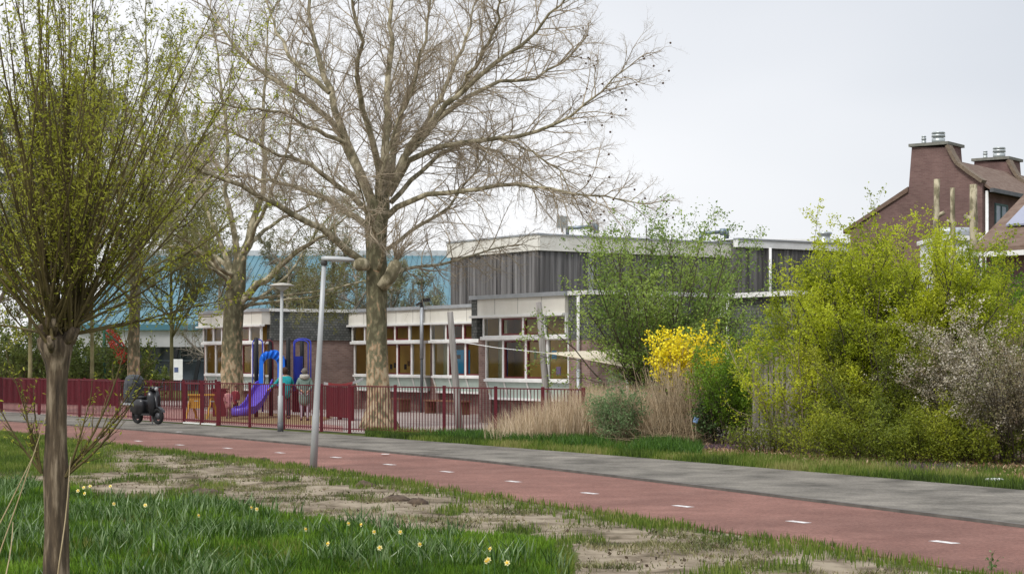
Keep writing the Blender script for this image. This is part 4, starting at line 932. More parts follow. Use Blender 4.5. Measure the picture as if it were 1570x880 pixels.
MM(MB().loft([[Vector((x, y*w_, z)) for y, z in ((-1, 1.0), (1, 1.0), (.6, 1.12), (-.6, 1.12))] for x, w_ in ((.2, .1), (.3, .14), (.42, .08))]), 'headlight_housing', mpb)
MM(MB().tube([(.42, 0, 1.04), (.445, 0, 1.04)], .06, 12), 'headlight', mat('lens', (.5,.5,.5), rough=.1))
for sy in (-1, 1):
    m_ = MM(MB().tube([(.28, .28*sy, 1.1), (.30, .36*sy, 1.28)], .01, 6), 'mirror', mpb); MB().loft([[Vector((.30+x, .37*sy+.055*math.cos(q)*s_, 1.31+.04*math.sin(q)*s_)) for q in [j*math.pi/5 for j in range(10)]] for x, s_ in ((-.015, .8), (0, 1), (.015, .7))]).build('mirror_glass', mpb, m_)
# tall load under a cover behind the rider's seat
rg = []
for z, x0, x1, hw in ((.62, -.90, -.42, .22), (.9, -.93, -.40, .26), (1.2, -.9, -.40, .25), (1.38, -.86, -.44, .22), (1.46, -.78, -.52, .13)): rg.append([Vector((x0, -hw*.8, z)), Vector(((x0+x1)/2, -hw, z)), Vector((x1, -hw*.8, z)), Vector((x1, hw*.8, z)), Vector(((x0+x1)/2, hw, z)), Vector((x0, hw*.8, z))])
MM(MB().loft(rg, sm=False), 'covered_load', cov).modifiers.new('b', 'BEVEL').width = .03
MM(MB().box(-.95, -.45, -.2, .2, .56, .615), 'carrier', zinc); MM(MB().tube([(-.5, .16, .3), (-.85, .17, .36)], [.045, .05], 8), 'exhaust', zinc)
MM(MB().box(-.84, -.8, -.08, .08, .6, .68), 'tail_light', mat('red_lens', (.4,.01,.01), rough=.2))
MM(MB().bar((.02, .14, .28), (-.02, .2, .0), .025), 'side_stand', zinc)

# ================================================================ trees
bark_pl = mat('plane_bark', (.15, .135, .08), (.44, .39, .27), scale=5, rough=.95, bump=.7, stretch=(1,1,.55), c3=(.20, .175, .11), lo=.36, hi=.60, detail=4)
bark_lo = bpy.data.materials.new('plane_trunk_bark'); bark_lo.use_nodes = True
def trunkbark(m):
    t = m.node_tree; b = t.nodes['Principled BSDF']; b.inputs['Roughness'].default_value = .95; b.inputs['Specular IOR Level'].default_value = .1
    co = N(t, 'ShaderNodeTexCoord'); mpp = N(t, 'ShaderNodeMapping'); mpp.inputs['Scale'].default_value = (1.4, 1.4, .75)
    n = N(t, 'ShaderNodeTexNoise'); n.inputs['Scale'].default_value = 5.5; n.inputs['Detail'].default_value = 7; n.inputs['Distortion'].default_value = .3
    r = N(t, 'ShaderNodeValToRGB'); e_ = r.color_ramp.elements; r.color_ramp.interpolation = 'LINEAR'
    e_[0].position = .36; e_[0].color = (.10, .09, .055, 1); e_[1].position = .64; e_[1].color = (.40, .33, .22, 1)
    for p, c in ((.47, (.16, .15, .09)), (.52, (.20, .175, .11)), (.56, (.33, .22, .13))): k = e_.new(p); k.color = (*c, 1)
    sx = N(t, 'ShaderNodeSeparateXYZ'); mr = N(t, 'ShaderNodeMapRange'); mr.inputs[1].default_value = 1.2; mr.inputs[2].default_value = 3.0; mr.inputs[3].default_value = .09; mr.inputs[4].default_value = -.10
    ad = N(t, 'ShaderNodeMath', operation='ADD'); L = t.links.new
    L(co.outputs['Object'], mpp.inputs[0]); L(mpp.outputs[0], n.inputs[0]); L(co.outputs['Object'], sx.inputs[0]); L(sx.outputs[2], mr.inputs[0]); L(mr.outputs[0], ad.inputs[0]); L(n.outputs[0], ad.inputs[1]); L(ad.outputs[0], r.inputs[0]); L(r.outputs[0], b.inputs['Base Color'])
    bn = N(t, 'ShaderNodeBump'); bn.inputs['Strength'].default_value = .8; bn.inputs['Distance'].default_value = .04; L(n.outputs[0], bn.inputs['Height']); L(bn.outputs[0], b.inputs['Normal'])
trunkbark(bark_lo)
twigm = mat('twig_brown', (.24, .195, .135), (.42, .35, .255), scale=1.5, rough=1)
twigg = mat('twig_olive', (.14, .13, .055), (.26, .235, .12), scale=1.5, rough=1)
def smooth_line(pts, rads, n):
    P_ = np.array([tuple(p) for p in pts]); s = np.concatenate([[0], np.cumsum(np.linalg.norm(np.diff(P_, axis=0), axis=1))]); t = np.linspace(0, s[-1], n)
    q = np.stack([np.interp(t, s, P_[:, k]) for k in range(3)], 1)
    q[1:-1] = (q[:-2]+2*q[1:-1]+q[2:])/4
    return [Vector(a) for a in q], list(np.interp(t, s, rads))
def limb(px, Y0, dy, r0, r1, n=16, jit=.04):
    m_ = len(px)-1; pts = [W(a, b, Y0+dy*i/m_) for i, (a, b) in enumerate(px)]
    P_, r_ = smooth_line(pts, np.linspace(r0, r1, len(pts)), n)
    for i in range(2, n): P_[i] += Vector((random.gauss(0, jit), random.gauss(0, jit), random.gauss(0, jit)))
    return P_, r_
PT = dict(max=4, seg=[8, 7, 5, 4, 3], wig=[.12, .15, .20, .22, .25], up=[.02, .015, .0, -.02, -.02], n=[8, 7, 5, 4, 0], t0=[.2, .12, .1, .1, .1], lr=[.5, .52, .52, .55, .5], ang=[R(45), R(42), R(42), R(45), R(40)], r=[.1, .019, .009, .0050, .0036], tap=.3)
def limbs_tree(name, label, trunk, limbs, Y0, P, group, mb_, mt_, leaf=None, dens=2.6, extra=0, l1=2.1):
    base = W(trunk[0][0], trunk[0][1], Y0); t = empty(name, label, 'tree', (base.x, base.y, 0), group)
    pts = [W(a, b, Y0) for a, b, w_ in trunk]; pts[0].z = -.1
    T = []; big = []
    P_, r_ = smooth_line(pts, [w_/2 for a, b, w_ in trunk], 22); big.append((P_, r_, 0))
    rg = []
    trunk_o = MB()
    for i, (p, r) in enumerate(zip(P_, r_)):
        fl = 1+.35*max(0, 1-p.z/.6) if p.z < .6 else 1
        rg.append([p+Vector((math.cos(q), math.sin(q), 0))*r*fl*(1+.05*math.sin(3*q+i*.5)+random.gauss(0, .025)) for q in [j*math.pi/9 for j in range(18)]])
    trunk_o.loft(rg)
    keep(trunk_o.build('trunk', bark_lo), t)
    LB = []
    for px, dy, r0, r1 in limbs:
        a, b = limb(px, Y0, dy, r0*.78, r1*.7); LB.append((a, b, 0)); Ln = sum((a[i+1]-a[i]).length for i in range(len(a)-1))
        sprout(T, a, b, l1/P['lr'][0], 0, P, t0=.18, n=int(Ln*dens))
        grow(T, a[-1], a[-1]-a[-2], l1*.45, r1, 1, P)
    top = P_[-1]
    for k in range(extra):
        az = random.uniform(0, 2*math.pi); L2 = []; 
        q = P_[random.randint(13, 21)]; grow(L2, q, Vector((math.cos(az), math.sin(az), random.uniform(.3, 1.2))), random.uniform(4, 6.5), .065, 0, dict(P, max=0, seg=[12]))
        a, b, _ = L2[0]; LB.append((a, b, 0)); Ln = 5; sprout(T, a, b, l1/P['lr'][0], 0, P, t0=.25, n=int(Ln*dens))
    keep(tubes_mesh('limbs', LB, mb_, lambda l: 10, keepw=False), t)
    keep(tubes_mesh('crown', T, mt_, lambda l: 5 if l <= 1 else 3, keepw=False), t)
    if leaf:
        pts = samp(T, 2, leaf[0]); keep(leaves_mesh('foliage', pts, leaf[1], .5, leaf[2], jit=.04, keepw=False), t)
    print(name, 'tubes', len(T)); return t, T
trunk = [(582, 657, .95), (581, 630, .74), (579, 580, .65), (578, 520, .61), (578, 460, .58), (577, 420, .62), (576, 385, .58), (576, 350, .64), (580, 322, .70), (584, 300, .5)]
LM = [
 ([(572, 410), (552, 400), (520, 375), (489, 348), (438, 322), (392, 302), (351, 279), (300, 261), (250, 235), (210, 222)], -4.0, .16, .035),
 ([(572, 352), (545, 334), (520, 317), (469, 292), (428, 279), (377, 271), (330, 262)], 2.5, .14, .03),
 ([(572, 335), (545, 302), (520, 284), (474, 251), (433, 240), (385, 215), (340, 200)], -2, .13, .025),
 ([(572, 320), (560, 275), (540, 250), (525, 205), (500, 172), (448, 138), (397, 110), (351, 66), (331, 31), (305, -20)], 3.5, .17, .03),
 ([(572, 315), (545, 245), (530, 220), (505, 143), (484, 77), (474, 25), (465, -60)], 1.5, .2, .05),
 ([(580, 310), (582, 240), (560, 180), (545, 138), (556, 61), (535, -10), (520, -60)], -3.0, .15, .03),
 ([(584, 310), (592, 250), (591, 205), (597, 128), (599, 61), (602, -60)], .5, .2, .06),
 ([(588, 310), (605, 235), (617, 179), (632, 125), (653, 66), (662, -40)], 4, .15, .04),
 ([(590, 305), (612, 256), (653, 195), (700, 148), (752, 102), (803, 66), (855, 10), (880, -20)], -2.0, .15, .025),
 ([(592, 300), (625, 235), (650, 205), (696, 158), (737, 141), (768, 123), (839, 123), (862, 95), (900, 60)], 3, .14, .025),
 ([(596, 300), (625, 250), (650, 225), (727, 220), (793, 210), (849, 194), (880, 169), (926, 138), (967, 102)], -1, .13, .02),
 ([(590, 335), (617, 307), (648, 297), (716, 293), (768, 287), (824, 281), (875, 297), (925, 303), (985, 312)], -2.5, .12, .02),
 ([(770, 214), (800, 222), (824, 240), (855, 256), (875, 290), (880, 320)], -1.5, .05, .015),
 ([(600, 310), (640, 270), (672, 232), (720, 215), (760, 232), (800, 262), (850, 300)], 5, .10, .018),
 ([(700, 148), (735, 95), (760, 40), (770, -20)], -2.5, .09, .03),
 ([(640, 215), (690, 120), (715, 60), (735, -20)], 2, .10, .03),
 ([(505, 143), (450, 95), (420, 40), (400, -30)], 1.0, .09, .03),
 ([(530, 220), (470, 190), (420, 170), (360, 165), (300, 150)], -4.0, .09, .02),
]
plane, TP = limbs_tree('plane_tree', 'huge bare plane tree with flaking pale bark in front of the school', trunk, LM, 52.5, PT, 'bare plane trees', bark_pl, twigm, dens=5.0, extra=5, l1=2.3)
# burls and stub
m_ = MB()
c = W(549, 404, 52); m_.tube([c+Vector((-.12,0,0)), c+Vector((0, 0, -.02)), c+Vector((.16, 0, -.03)), c+Vector((.3, .1, -.1))], [.1, .2, .19, .1], 10)
keep(m_.build('burl', bark_pl), plane)
m_ = MB(); c0 = W(585, 440, 52.3); m_.tube([c0, W(598, 425, 52.2), W(606, 408, 52.2), W(611, 400, 52.2)], [.18, .19, .2, .1], 10); keep(m_.build('burl', bark_pl), plane)
T = []
for k in range(24): grow(T, W(606, 402, 52.2), Vector((random.gauss(.35, .5), random.gauss(0, .4), 1)), random.uniform(.8, 2.2), .018, 2, PT)
for k in range(60): 
    p = W(random.uniform(560, 600), random.uniform(262, 300), 52+random.uniform(-.4, .2)); grow(T, p, Vector((random.gauss(0, 1), random.gauss(0, 1), .5)), random.uniform(.5, 1.2), .01, 2, PT)
keep(tubes_mesh('water_shoots', T, twigm, lambda l: 3, keepw=False), plane)
# little round fruits hanging in the crown, most to the right
fr = [pts[-1] for pts, r, l in TP if l >= 3]; random.shuffle(fr); fr = sorted(fr[:900], key=lambda p: -p.x)[:60]
sb = MB().loft([[Vector((.032*math.sin(t)*math.cos(q), .032*math.sin(t)*math.sin(q), .032*math.cos(t))) for q in [j*math.pi/4 for j in range(8)]] for t in (.05, .6, 1.2, 1.9, 2.5, 3.1)]).build('seed_ball', mat('seed_brown', (.10,.06,.035), (.07,.04,.025)))
for k, p in enumerate(fr):
    o = sb if k == 0 else sb.copy()
    if k: COL.objects.link(o)
    o.parent = plane; o.location = p-plane.location-Vector((0, 0, .07))

PT2 = dict(PT, n=[8, 6, 5, 3, 0])
trunk2 = [(356, 640, .98), (356, 600, .80), (356, 550, .74), (357, 500, .70), (358, 465, .72), (362, 440, .66), (366, 415, .5), (370, 392, .4)]
LM2 = [
 ([(364, 468), (384, 447), (405, 428), (435, 405), (462, 380), (490, 366), (515, 350), (532, 330)], -1, .2, .03),
 ([(364, 420), (372, 385), (390, 340), (402, 300), (406, 250), (400, 190), (408, 120), (410, 40)], 1, .2, .04),
 ([(366, 410), (362, 370), (350, 330), (345, 280), (352, 210), (338, 140), (330, 60)], -1, .16, .04),
 ([(360, 435), (345, 402), (318, 390), (290, 383), (255, 376), (225, 372)], 1, .14, .03),
 ([(360, 425), (340, 380), (325, 335), (300, 290), (290, 230), (270, 160), (262, 90)], 2, .14, .03),
 ([(368, 400), (395, 362), (430, 335), (465, 322), (510, 300)], 3, .12, .02),
 ([(368, 395), (400, 340), (430, 260), (450, 190), (455, 110)], -3, .12, .02),
 ([(362, 425), (335, 410), (300, 350), (270, 320), (230, 290)], -3, .12, .02),
]
budm = leafmat('bud_green', [(.12, .13, .03), (.18, .19, .04), (.24, .23, .07)])
limbs_tree('plane_tree', 'smaller plane tree with mossy trunk behind the gate, left of the play tower', trunk2, LM2, 64.5, PT2, 'bare plane trees', bark_pl, twigg, dens=2.0, extra=5, leaf=(2, .055, budm))
trunk3 = [(205, 640, .55), (205, 560, .48), (206, 480, .42), (207, 420, .36), (206, 370, .28)]
LM3 = [
 ([(206, 400), (215, 340), (222, 270), (215, 190), (225, 100), (222, 20)], 1, .15, .03),
 ([(206, 430), (190, 380), (160, 330), (140, 260), (125, 190)], -2, .10, .02),
 ([(206, 420), (235, 370), (262, 330), (285, 270), (300, 190)], 2, .10, .02),
 ([(206, 380), (180, 300), (170, 220), (175, 120), (165, 40)], 2, .11, .02),
 ([(207, 390), (245, 320), (255, 240), (262, 150), (275, 60)], -2, .10, .02),
 ([(207, 440), (180, 410), (150, 400), (110, 390)], 0, .08, .02),
]
limbs_tree('street_tree', 'slender budding tree before the teal hall, behind the moped', trunk3, LM3, 71, dict(PT2, n=[7, 6, 4, 3, 0]), None, twigg, twigg, dens=1.9, extra=4, leaf=(2, .07, budm))

# trees standing further back
BT = dict(max=3, seg=[8, 6, 4, 3], wig=[.10, .14, .2, .25], up=[.10, .08, .04, 0], n=[12, 9, 7, 0], t0=[.1, .15, .1, .1], lr=[.55, .5, .5, .5], ang=[R(40), R(45), R(42), R(40)], r=[.08, .03, .013, .008], tap=.3)
haz = mat('far_twig', (.20, .175, .14), (.32, .28, .23), scale=1, rough=1)
def back_tree(px, Y, H, label, leaf=None, r=.2, n=6, m=None, spread=.7, zb=1.6):
    b = W(px, HY, Y); b.z = 0; t = empty('background_tree', label, 'tree', tuple(b), 'trees far behind the school')
    T = []; tr = [(0, 0, -.1), (.05, 0, zb), (.0, 0, H*.45), (.1, 0, H*.8)]; P_, r_ = smooth_line([b+Vector(q) for q in tr], [r, r*.85, r*.6, r*.25], 12); big = [(P_, r_, 0)]
    for k in range(n*2):
        q = P_[random.randint(3, 11)]; az = random.uniform(0, 2*math.pi); l = H*random.uniform(.28, .5)*(1.1-q.z/H*.6)
        grow(T, q, Vector((math.cos(az)*spread, math.sin(az)*spread, random.uniform(.35, .9))), l, r*.42, 0, BT)
    keep(tubes_mesh('trunk', big, m or haz, lambda l: 8, keepw=False), t); keep(tubes_mesh('crown', T, m or haz, lambda l: 4 if l < 1 else 3, keepw=False), t)
    if leaf: keep(leaves_mesh('foliage', samp(T, 2, leaf[0]), leaf[1], .6, leaf[2], jit=.06, keepw=False), t)
    return t
farg = leafmat('far_green', [(.15, .16, .08), (.21, .22, .11), (.27, .27, .15)])
back_tree(508, 96, 8.2, 'thin tree with a dark trunk directly before the teal roof centre', (1, .10, farg), r=.26, spread=1.0)
back_tree(598, 98, 7.0, 'low tree behind the plane trunk, reaching over the teal wall', (1, .07, farg), r=.2, spread=1.0)
back_tree(650, 104, 6.4, 'small greening tree at the right end of the teal roof', (1, .10, farg), r=.15, n=5, spread=1.1)
back_tree(440, 93, 8.2, 'twiggy bare tree before the teal roof, above the disc lamp', (1, .1, farg), r=.2, spread=1.0)
back_tree(335, 98, 9.0, 'bare pale tree before the teal roof, left of the mossy plane trunk', None, r=.15, spread=1.0)
back_tree(545, 101, 8.6, 'bare pale tree before the teal roof, just left of the big plane trunk', None, r=.15, spread=1.0)
back_tree(262, 90, 14, 'tall hazy tree right of the slender budding tree', (1, .10, budm), r=.11, n=10, m=twigg)
back_tree(140, 84, 14.5, 'tall hazy tree seen through the pollard willow shoots', (1, .10, budm), r=.11, n=10, m=twigg)
back_tree(45, 80, 13.5, 'tall dense tree at the far left edge behind the willow', (2, .10, budm), r=.11, n=10, m=twigg)
back_tree(-30, 66, 12, 'leafing tree cut by the left edge of the photo', (2, .09, leafmat('mid_green', [(.06,.09,.025), (.10,.14,.035)])), r=.25, n=8, spread=1.0)

# hedges at the far left
def shrub(name, label, cat, px, Y, H, Rr, leaf, stem, nst, nleaf, size, asp=.5, P=None, group=None, rad=.02, spread=.5, base_r=.25, jit=.05, lev=1, tone_z=None, dx=0, gap=0):
    b = W(px, HY, Y); b.z = 0; o = empty(name, label, cat, tuple(b), group); T = []
    P = P or dict(max=2, seg=[7, 5, 4], wig=[.09, .16, .2], up=[.05, .03, .02], n=[7, 5, 0], t0=[.2, .1, .1], lr=[.42, .5, .5], ang=[R(38), R(42), R(40)], r=[rad, rad*.5, rad*.25], tap=.35)
    for k in range(nst):
        az = random.uniform(0, 2*math.pi); q = random.random()**.5; rr = base_r*Rr*q
        d = Vector((math.cos(az)*spread*q*Rr+dx, math.sin(az)*spread*q*Rr, H*.75)); l = H*random.uniform(.7, 1.0)*(1-.22*q)
        grow(T, b+Vector((math.cos(az)*rr, math.sin(az)*rr, 0)), d, l, rad, 0, P)
    keep(tubes_mesh('stems', T, stem, lambda l: 4 if l < 1 else 3, keepw=False), o)
    pts = samp(T, lev, max(1, int(nleaf/max(1, sum(1 for t in T if t[2] >= lev)))+1)); random.shuffle(pts); pts = pts[:nleaf]
    if leaf:
        A = np.array(pts); tone = fbm(A[:, 0]*1.6+A[:, 2]*.7, A[:, 2]*1.6+A[:, 1]*.5, 3)*1.3-.15
        keep(leaves_mesh('foliage', pts, size, asp, leaf, jit=jit, tone=tone, keepw=False), o)
    return o
stemd = mat('dark_stem', (.06, .05, .035), (.12, .10, .07), scale=3, rough=1)
stemt = mat('tan_stem', (.22, .18, .12), (.32, .27, .18), scale=3, rough=1)
hg = leafmat('hedge_green', [(.06, .09, .02), (.13, .17, .035), (.21, .24, .06)], trans=.4)
for px, Y, H, R_, l in ((-25, 86, 5.2, 3.8, 'round green shrub behind the red fence, cut by the left edge'), (45, 87, 4.2, 3.4, 'green shrub behind the red fence, left of the willow trunk'), (125, 88, 3.8, 3.4, 'green shrub behind the red fence, right of the willow trunk'), (175, 92, 2.2, 2.4, 'low green shrub under the red climbing net')):
    shrub('shrub', l, 'shrub', px, Y, H, R_, hg, stemd, 40, 9000, .13, .7, spread=.9, base_r=.7, group='shrubs behind the far fence', lev=0)

# ---- planting on the right verge
haw = leafmat('hawthorn_green', [(.09, .16, .03), (.22, .32, .06), (.36, .46, .10)], trans=.42)
yg = leafmat('yellow_green', [(.18, .23, .015), (.40, .46, .02), (.60, .63, .045)], trans=.45)
yg2 = leafmat('olive_green', [(.08, .11, .012), (.20, .24, .02), (.36, .38, .03)], trans=.4)
bg_ = leafmat('bright_green', [(.07, .14, .01), (.14, .25, .015), (.24, .36, .03)], trans=.4)
fors = leafmat('forsythia_yellow', [(.70, .55, .008), (.88, .74, .015), (.93, .83, .05)], trans=.3)
silv = leafmat('grey_green', [(.10, .17, .06), (.21, .31, .13), (.34, .44, .24)])
blos = leafmat('blossom', [(.26, .22, .14), (.42, .37, .27), (.66, .61, .52)], trans=.3)
brl = leafmat('brown_bud', [(.16, .12, .07), (.26, .21, .12), (.24, .27, .08)])
shrub('hawthorn', 'tall green multi-stemmed small tree before the school corner', 'small tree', 1018, 46.5, 6.3, 2.35, haw, stemd, 40, 34000, .07, .55, rad=.028, spread=1.3, base_r=.12, dx=.25, lev=1, jit=.07)
shrub('hawthorn', 'low dark green shrub under the tall multi-stemmed small tree, behind the yellow flowers', 'shrub', 1100, 45.5, 3.6, 1.9, haw, stemd, 14, 6000, .085, .55, rad=.03, spread=.8, base_r=.2, lev=1, jit=.06)
shrub('forsythia', 'forsythia bush in bright yellow flower above the dry stalks', 'shrub', 1056, 43.5, 2.75, 1.0, None, stemt, 20, 10, .05, rad=.012, spread=.6)
fo = [o for o in COL.objects if o.name.startswith('forsythia')][0]
T = []; random.seed(11); FB = W(1056, HY, 43.5); FB.z = 0
for k in range(80):
    q = FB+Vector((random.uniform(-.75, .6), random.uniform(-.4, .4), 1.15+random.uniform(0, .35))); az = random.uniform(0, 6.28)
    grow(T, q, Vector((math.cos(az)*.55+.12, math.sin(az)*.5, 1)), random.uniform(.75, 1.45), .008, 1, dict(PT, max=2, up=[0, .06, .04], n=[0, 4, 0, 0, 0]))
keep(tubes_mesh('stems', T, stemt, lambda l: 3, keepw=False), fo); keep(leaves_mesh('flowers', samp(T, 1, 15), .06, .9, fors, jit=.03, keepw=False), fo)
shrub('shrub', 'bright green rounded shrub right of the forsythia', 'shrub', 1138, 41.0, 2.55, 1.15, bg_, stemd, 44, 24000, .055, .5, rad=.012, spread=.55, base_r=.5, lev=1)
shrub('shrub', 'dark ivy-like shrub low beside the dry stalk bundle', 'shrub', 1088, 41.2, 1.4, .40, leafmat('ivy', [(.03, .06, .015), (.07, .12, .03)], trans=.2), stemd, 12, 1300, .06, .8, rad=.01, spread=.4, base_r=.4, lev=0)
shrub('shrub', 'grey-green upright bush standing in front of the dry grass', 'shrub', 948, 41.6, 1.55, .8, silv, stemt, 42, 5500, .075, .28, rad=.009, spread=.75, base_r=.25, lev=0, jit=.03)
shrub('shrub', 'loose yellow-green bush in front of the grey paling fence, right of the bright green one', 'shrub', 1240, 38.4, 3.3, 1.7, yg, stemt, 26, 15000, .06, .5, rad=.02, spread=.75, base_r=.4, lev=1)
shrub('shrub', 'tallest yellow-green bush on the right verge, reaching the brick gable', 'shrub', 1378, 38.2, 5.0, 2.3, yg, stemd, 96, 140000, .06, .5, rad=.028, spread=.75, base_r=.45, lev=1)
shrub('shrub', 'olive-green dense bush low before the tallest yellow-green bush', 'shrub', 1392, 36.6, 2.9, 1.9, yg2, stemd, 50, 42000, .055, .5, rad=.018, spread=.85, base_r=.6, lev=1)
shrub('shrub', 'green leafy tree-like bush beneath the solar panels at the right edge', 'shrub', 1545, 41, 4.4, 2.0, bg_, stemd, 34, 32000, .065, .6, rad=.03, spread=.8, base_r=.5, lev=1)
for px, Y, H, R_, n_l, l in ((1296, 36.0, 1.0, 1.0, 3500, 'low yellow-green bush at the foot of the paling fence'), (1392, 34.9, 1.6, 1.5, 20000, 'low dense olive-green bush left of the blossom bush'), (1480, 34.4, 1.3, 1.2, 12000, 'low leafy bush under the left side of the blossom bush'), (1178, 37.6, .9, .7, 2200, 'small low bush between the ivy-like shrub and the paling fence')):
    shrub('shrub', l, 'shrub', px, Y, H, R_, yg2, stemd, 40, n_l, .055, .5, rad=.010, spread=1.1, base_r=.8, lev=0, jit=.07)
bs = shrub('blossom_bush', 'white-blossomed twiggy bush at the right edge of the verge', 'shrub', 1566, 34.2, 3.1, 1.75, brl, stemd, 50, 22000, .04, .5, rad=.016, spread=1.0, base_r=.5, lev=1)
T = []; random.seed(5); bb = W(1566, HY, 34.2); bb.z = 0
for k in range(50):
    az = random.uniform(0, 6.28); grow(T, bb+Vector((math.cos(az)*.7*random.random(), math.sin(az)*.5, .3)), Vector((math.cos(az)*1.0, math.sin(az)*.8, random.uniform(.5, 1.6))), random.uniform(1.6, 2.9), .012, 0, dict(PT, max=2, n=[8, 5, 0, 0], lr=[.4, .5, .5]))
keep(tubes_mesh('branches', T, stemd, lambda l: 3, keepw=False), bs); keep(leaves_mesh('flowers', samp(T, 1, 12), .032, .9, blos, jit=.03, keepw=False), bs)
# pollarded trunks behind
for px, t_, w_, l in ((1432, 275, .34, 'lopped pale trunk standing farthest left before the brick gable'), (1462, 288, .26, 'thinnest lopped trunk with a knobbed top, middle of the three'), (1494, 283, .42, 'thickest lopped trunk, nearest the solar panels')):
    p0 = W(px, HY, 58); p0.z = 0; p1 = W(px+random.uniform(-4, 6), t_, 58)
    pts = [p0, p0.lerp(p1, .5)+Vector((.05, 0, 0)), p0.lerp(p1, .8), p1]; P_, r_ = smooth_line(pts, [w_*.6, w_*.5, w_*.42, w_*.38], 14)
    m_ = MB(); rr = [r*(1+random.uniform(-.12, .2)) for r in r_]; m_.tube(P_, [q*.68 for q in rr], 12); o = m_.build('pollarded_tree', bark_pl); tag(o, l, 'tree', 'lopped trunks behind the bushes')
    for s_ in range(4):
        q = P_[8+s_]; a = random.uniform(0, 6.28); d = Vector((math.cos(a), math.sin(a)*.5, .5)); MB().tube([q, q+d*w_*.75], [w_*.24, w_*.17], 8).build('stub', bark_pl, o)
    random.seed(3)
# paling fence
pal = empty('paling_fence', 'weathered grey wooden paling fence half hidden behind the yellow-green bushes', 'fence', tuple(Vector((W(1250, HY, 38.2).x, 38.2, 0))))
pw_ = mat('grey_paling', (.26, .24, .21), (.40, .37, .33), scale=3, rough=.95, stretch=(5,5,.3))
a = W(1160, HY, 39.0); b = W(1352, HY, 37.5); a.z = b.z = 0; Lp = (b-a).length; n = int(Lp/.115); random.seed(8)
for k0 in range(0, n, 12):
    m_ = MB()
    for k in range(k0, min(n, k0+12)):
        p = a.lerp(b, k/n); h = 1.98+random.uniform(-.12, .15); m_.bar(p, p+Vector((random.uniform(-.03, .03), 0, h)), .075, .02, up=(0, 1, 0))
    p, q = a.lerp(b, k0/n), a.lerp(b, min(n-1, k0+11)/n)
    for z in (.5, 1.5): m_.bar(p+Vector((-.04, .035, z)), q+Vector((.04, .035, z)), .06, .04)
    keep(m_.build('paling_panel', pw_), pal)
for k in range(4): p = a.lerp(b, k/3)+Vector((0, .12, 0)); keep(MB().box(p.x-.06, p.x+.06, p.y-.06, p.y+.06, 0, 1.95).build('post', pw_), pal)

# ================================================================ grasses, reeds, leaves
np.random.seed(21); random.seed(21)
gm = leafmat('grass_blade', [(.035, .06, .01), (.075, .125, .014), (.14, .20, .025), (.26, .25, .08)], trans=.3)
dm = leafmat('daffodil_leaf', [(.028, .07, .012), (.07, .14, .022), (.25, .33, .16)], trans=.25, rough=.32)
reed = leafmat('dry_reed', [(.34, .25, .15), (.53, .41, .27), (.72, .59, .43)], trans=.2, rough=.9)
def scatter(n, x0, x1, y0, y1, fn):
    X_ = np.random.uniform(x0, x1, n); Y_ = np.random.uniform(y0, y1, n); p = fn(X_, Y_); k = np.random.rand(n) < p; X_, Y_ = X_[k], Y_[k]
    return np.stack([X_, Y_, gz(X_, Y_)], 1)
def pxpy(X_, Y_): return 785+X_*F/Y_, HY+HC*F/Y_
def fg(X_, Y_):
    px, py = pxpy(X_, Y_); xl = interp_line(pathL, Y_); on = (X_ < xl-.03) & (px > -40) & (px < 1600) & (py < 905)
    return on*np.clip((grass_amount(X_, Y_)-.33)*1.6, 0, 1)
P1 = scatter(900000, -16, 6, 14.5, 50, fg); k = np.random.rand(len(P1)) < np.clip(30/P1[:, 1], .25, 1); P1 = P1[k]
tone = fbm(P1[:, 0]*1.1, P1[:, 1]*1.1, 4)*1.2-.1; print('grass', len(P1))
tag(blades('lawn_grass', P1, .075, .011, gm, tone=tone, hv=.6), 'short green grass with bare patches in front of the cycle path', 'grass', kind='stuff')
# the lush daffodil lawn
def lush(X_, Y_):
    px, py = pxpy(X_, Y_); e_ = 742+np.clip(px, 0, 900)*.118+18*(fbm(X_*.7+5, Y_*.7)-.5)*2+14*(fbm(X_*3, Y_*3)-.5)
    return ((px < 850) & (py > e_+2) & (py < 910) & (px > -40))*np.clip((fbm(X_*1.5, Y_*1.5)-.28)*3, .15, 1)
P2 = scatter(260000, -9, 1.2, 14.6, 30, lush); tone = fbm(P2[:, 0]*2.2, P2[:, 1]*1.6)*2.2-.6
tag(blades('lush_grass', P2, .11, .014, leafmat('lush_blade', [(.03, .07, .005), (.075, .16, .010), (.16, .28, .02)], trans=.35), tone=tone, lean=.5), 'lush bright green grass around the willow trunk', 'grass', kind='stuff')
def clumps(n, x0, x1, y0, y1, fn, per, rad):
    c = scatter(n, x0, x1, y0, y1, fn); q = np.repeat(c, per, 0); q[:, :2] += np.random.normal(0, rad, (len(q), 2)); return q
def daf(X_, Y_):
    px, py = pxpy(X_, Y_); e_ = 742+np.clip(px, 0, 900)*.118
    return ((px < 860) & (py > e_+3) & (py < 915) & (px > -40))*np.clip((fbm(X_*.8+40, Y_*.8)-.42)*5, 0.02, 1)
P3 = clumps(2300, -8, 1.4, 14.8, 29, daf, 13, .075)
tag(blades('daffodil_leaves', P3, .235, .018, dm, lean=.9, hv=.35), 'blue-green strap leaves of daffodils in dense tufts', 'leaves', kind='stuff')
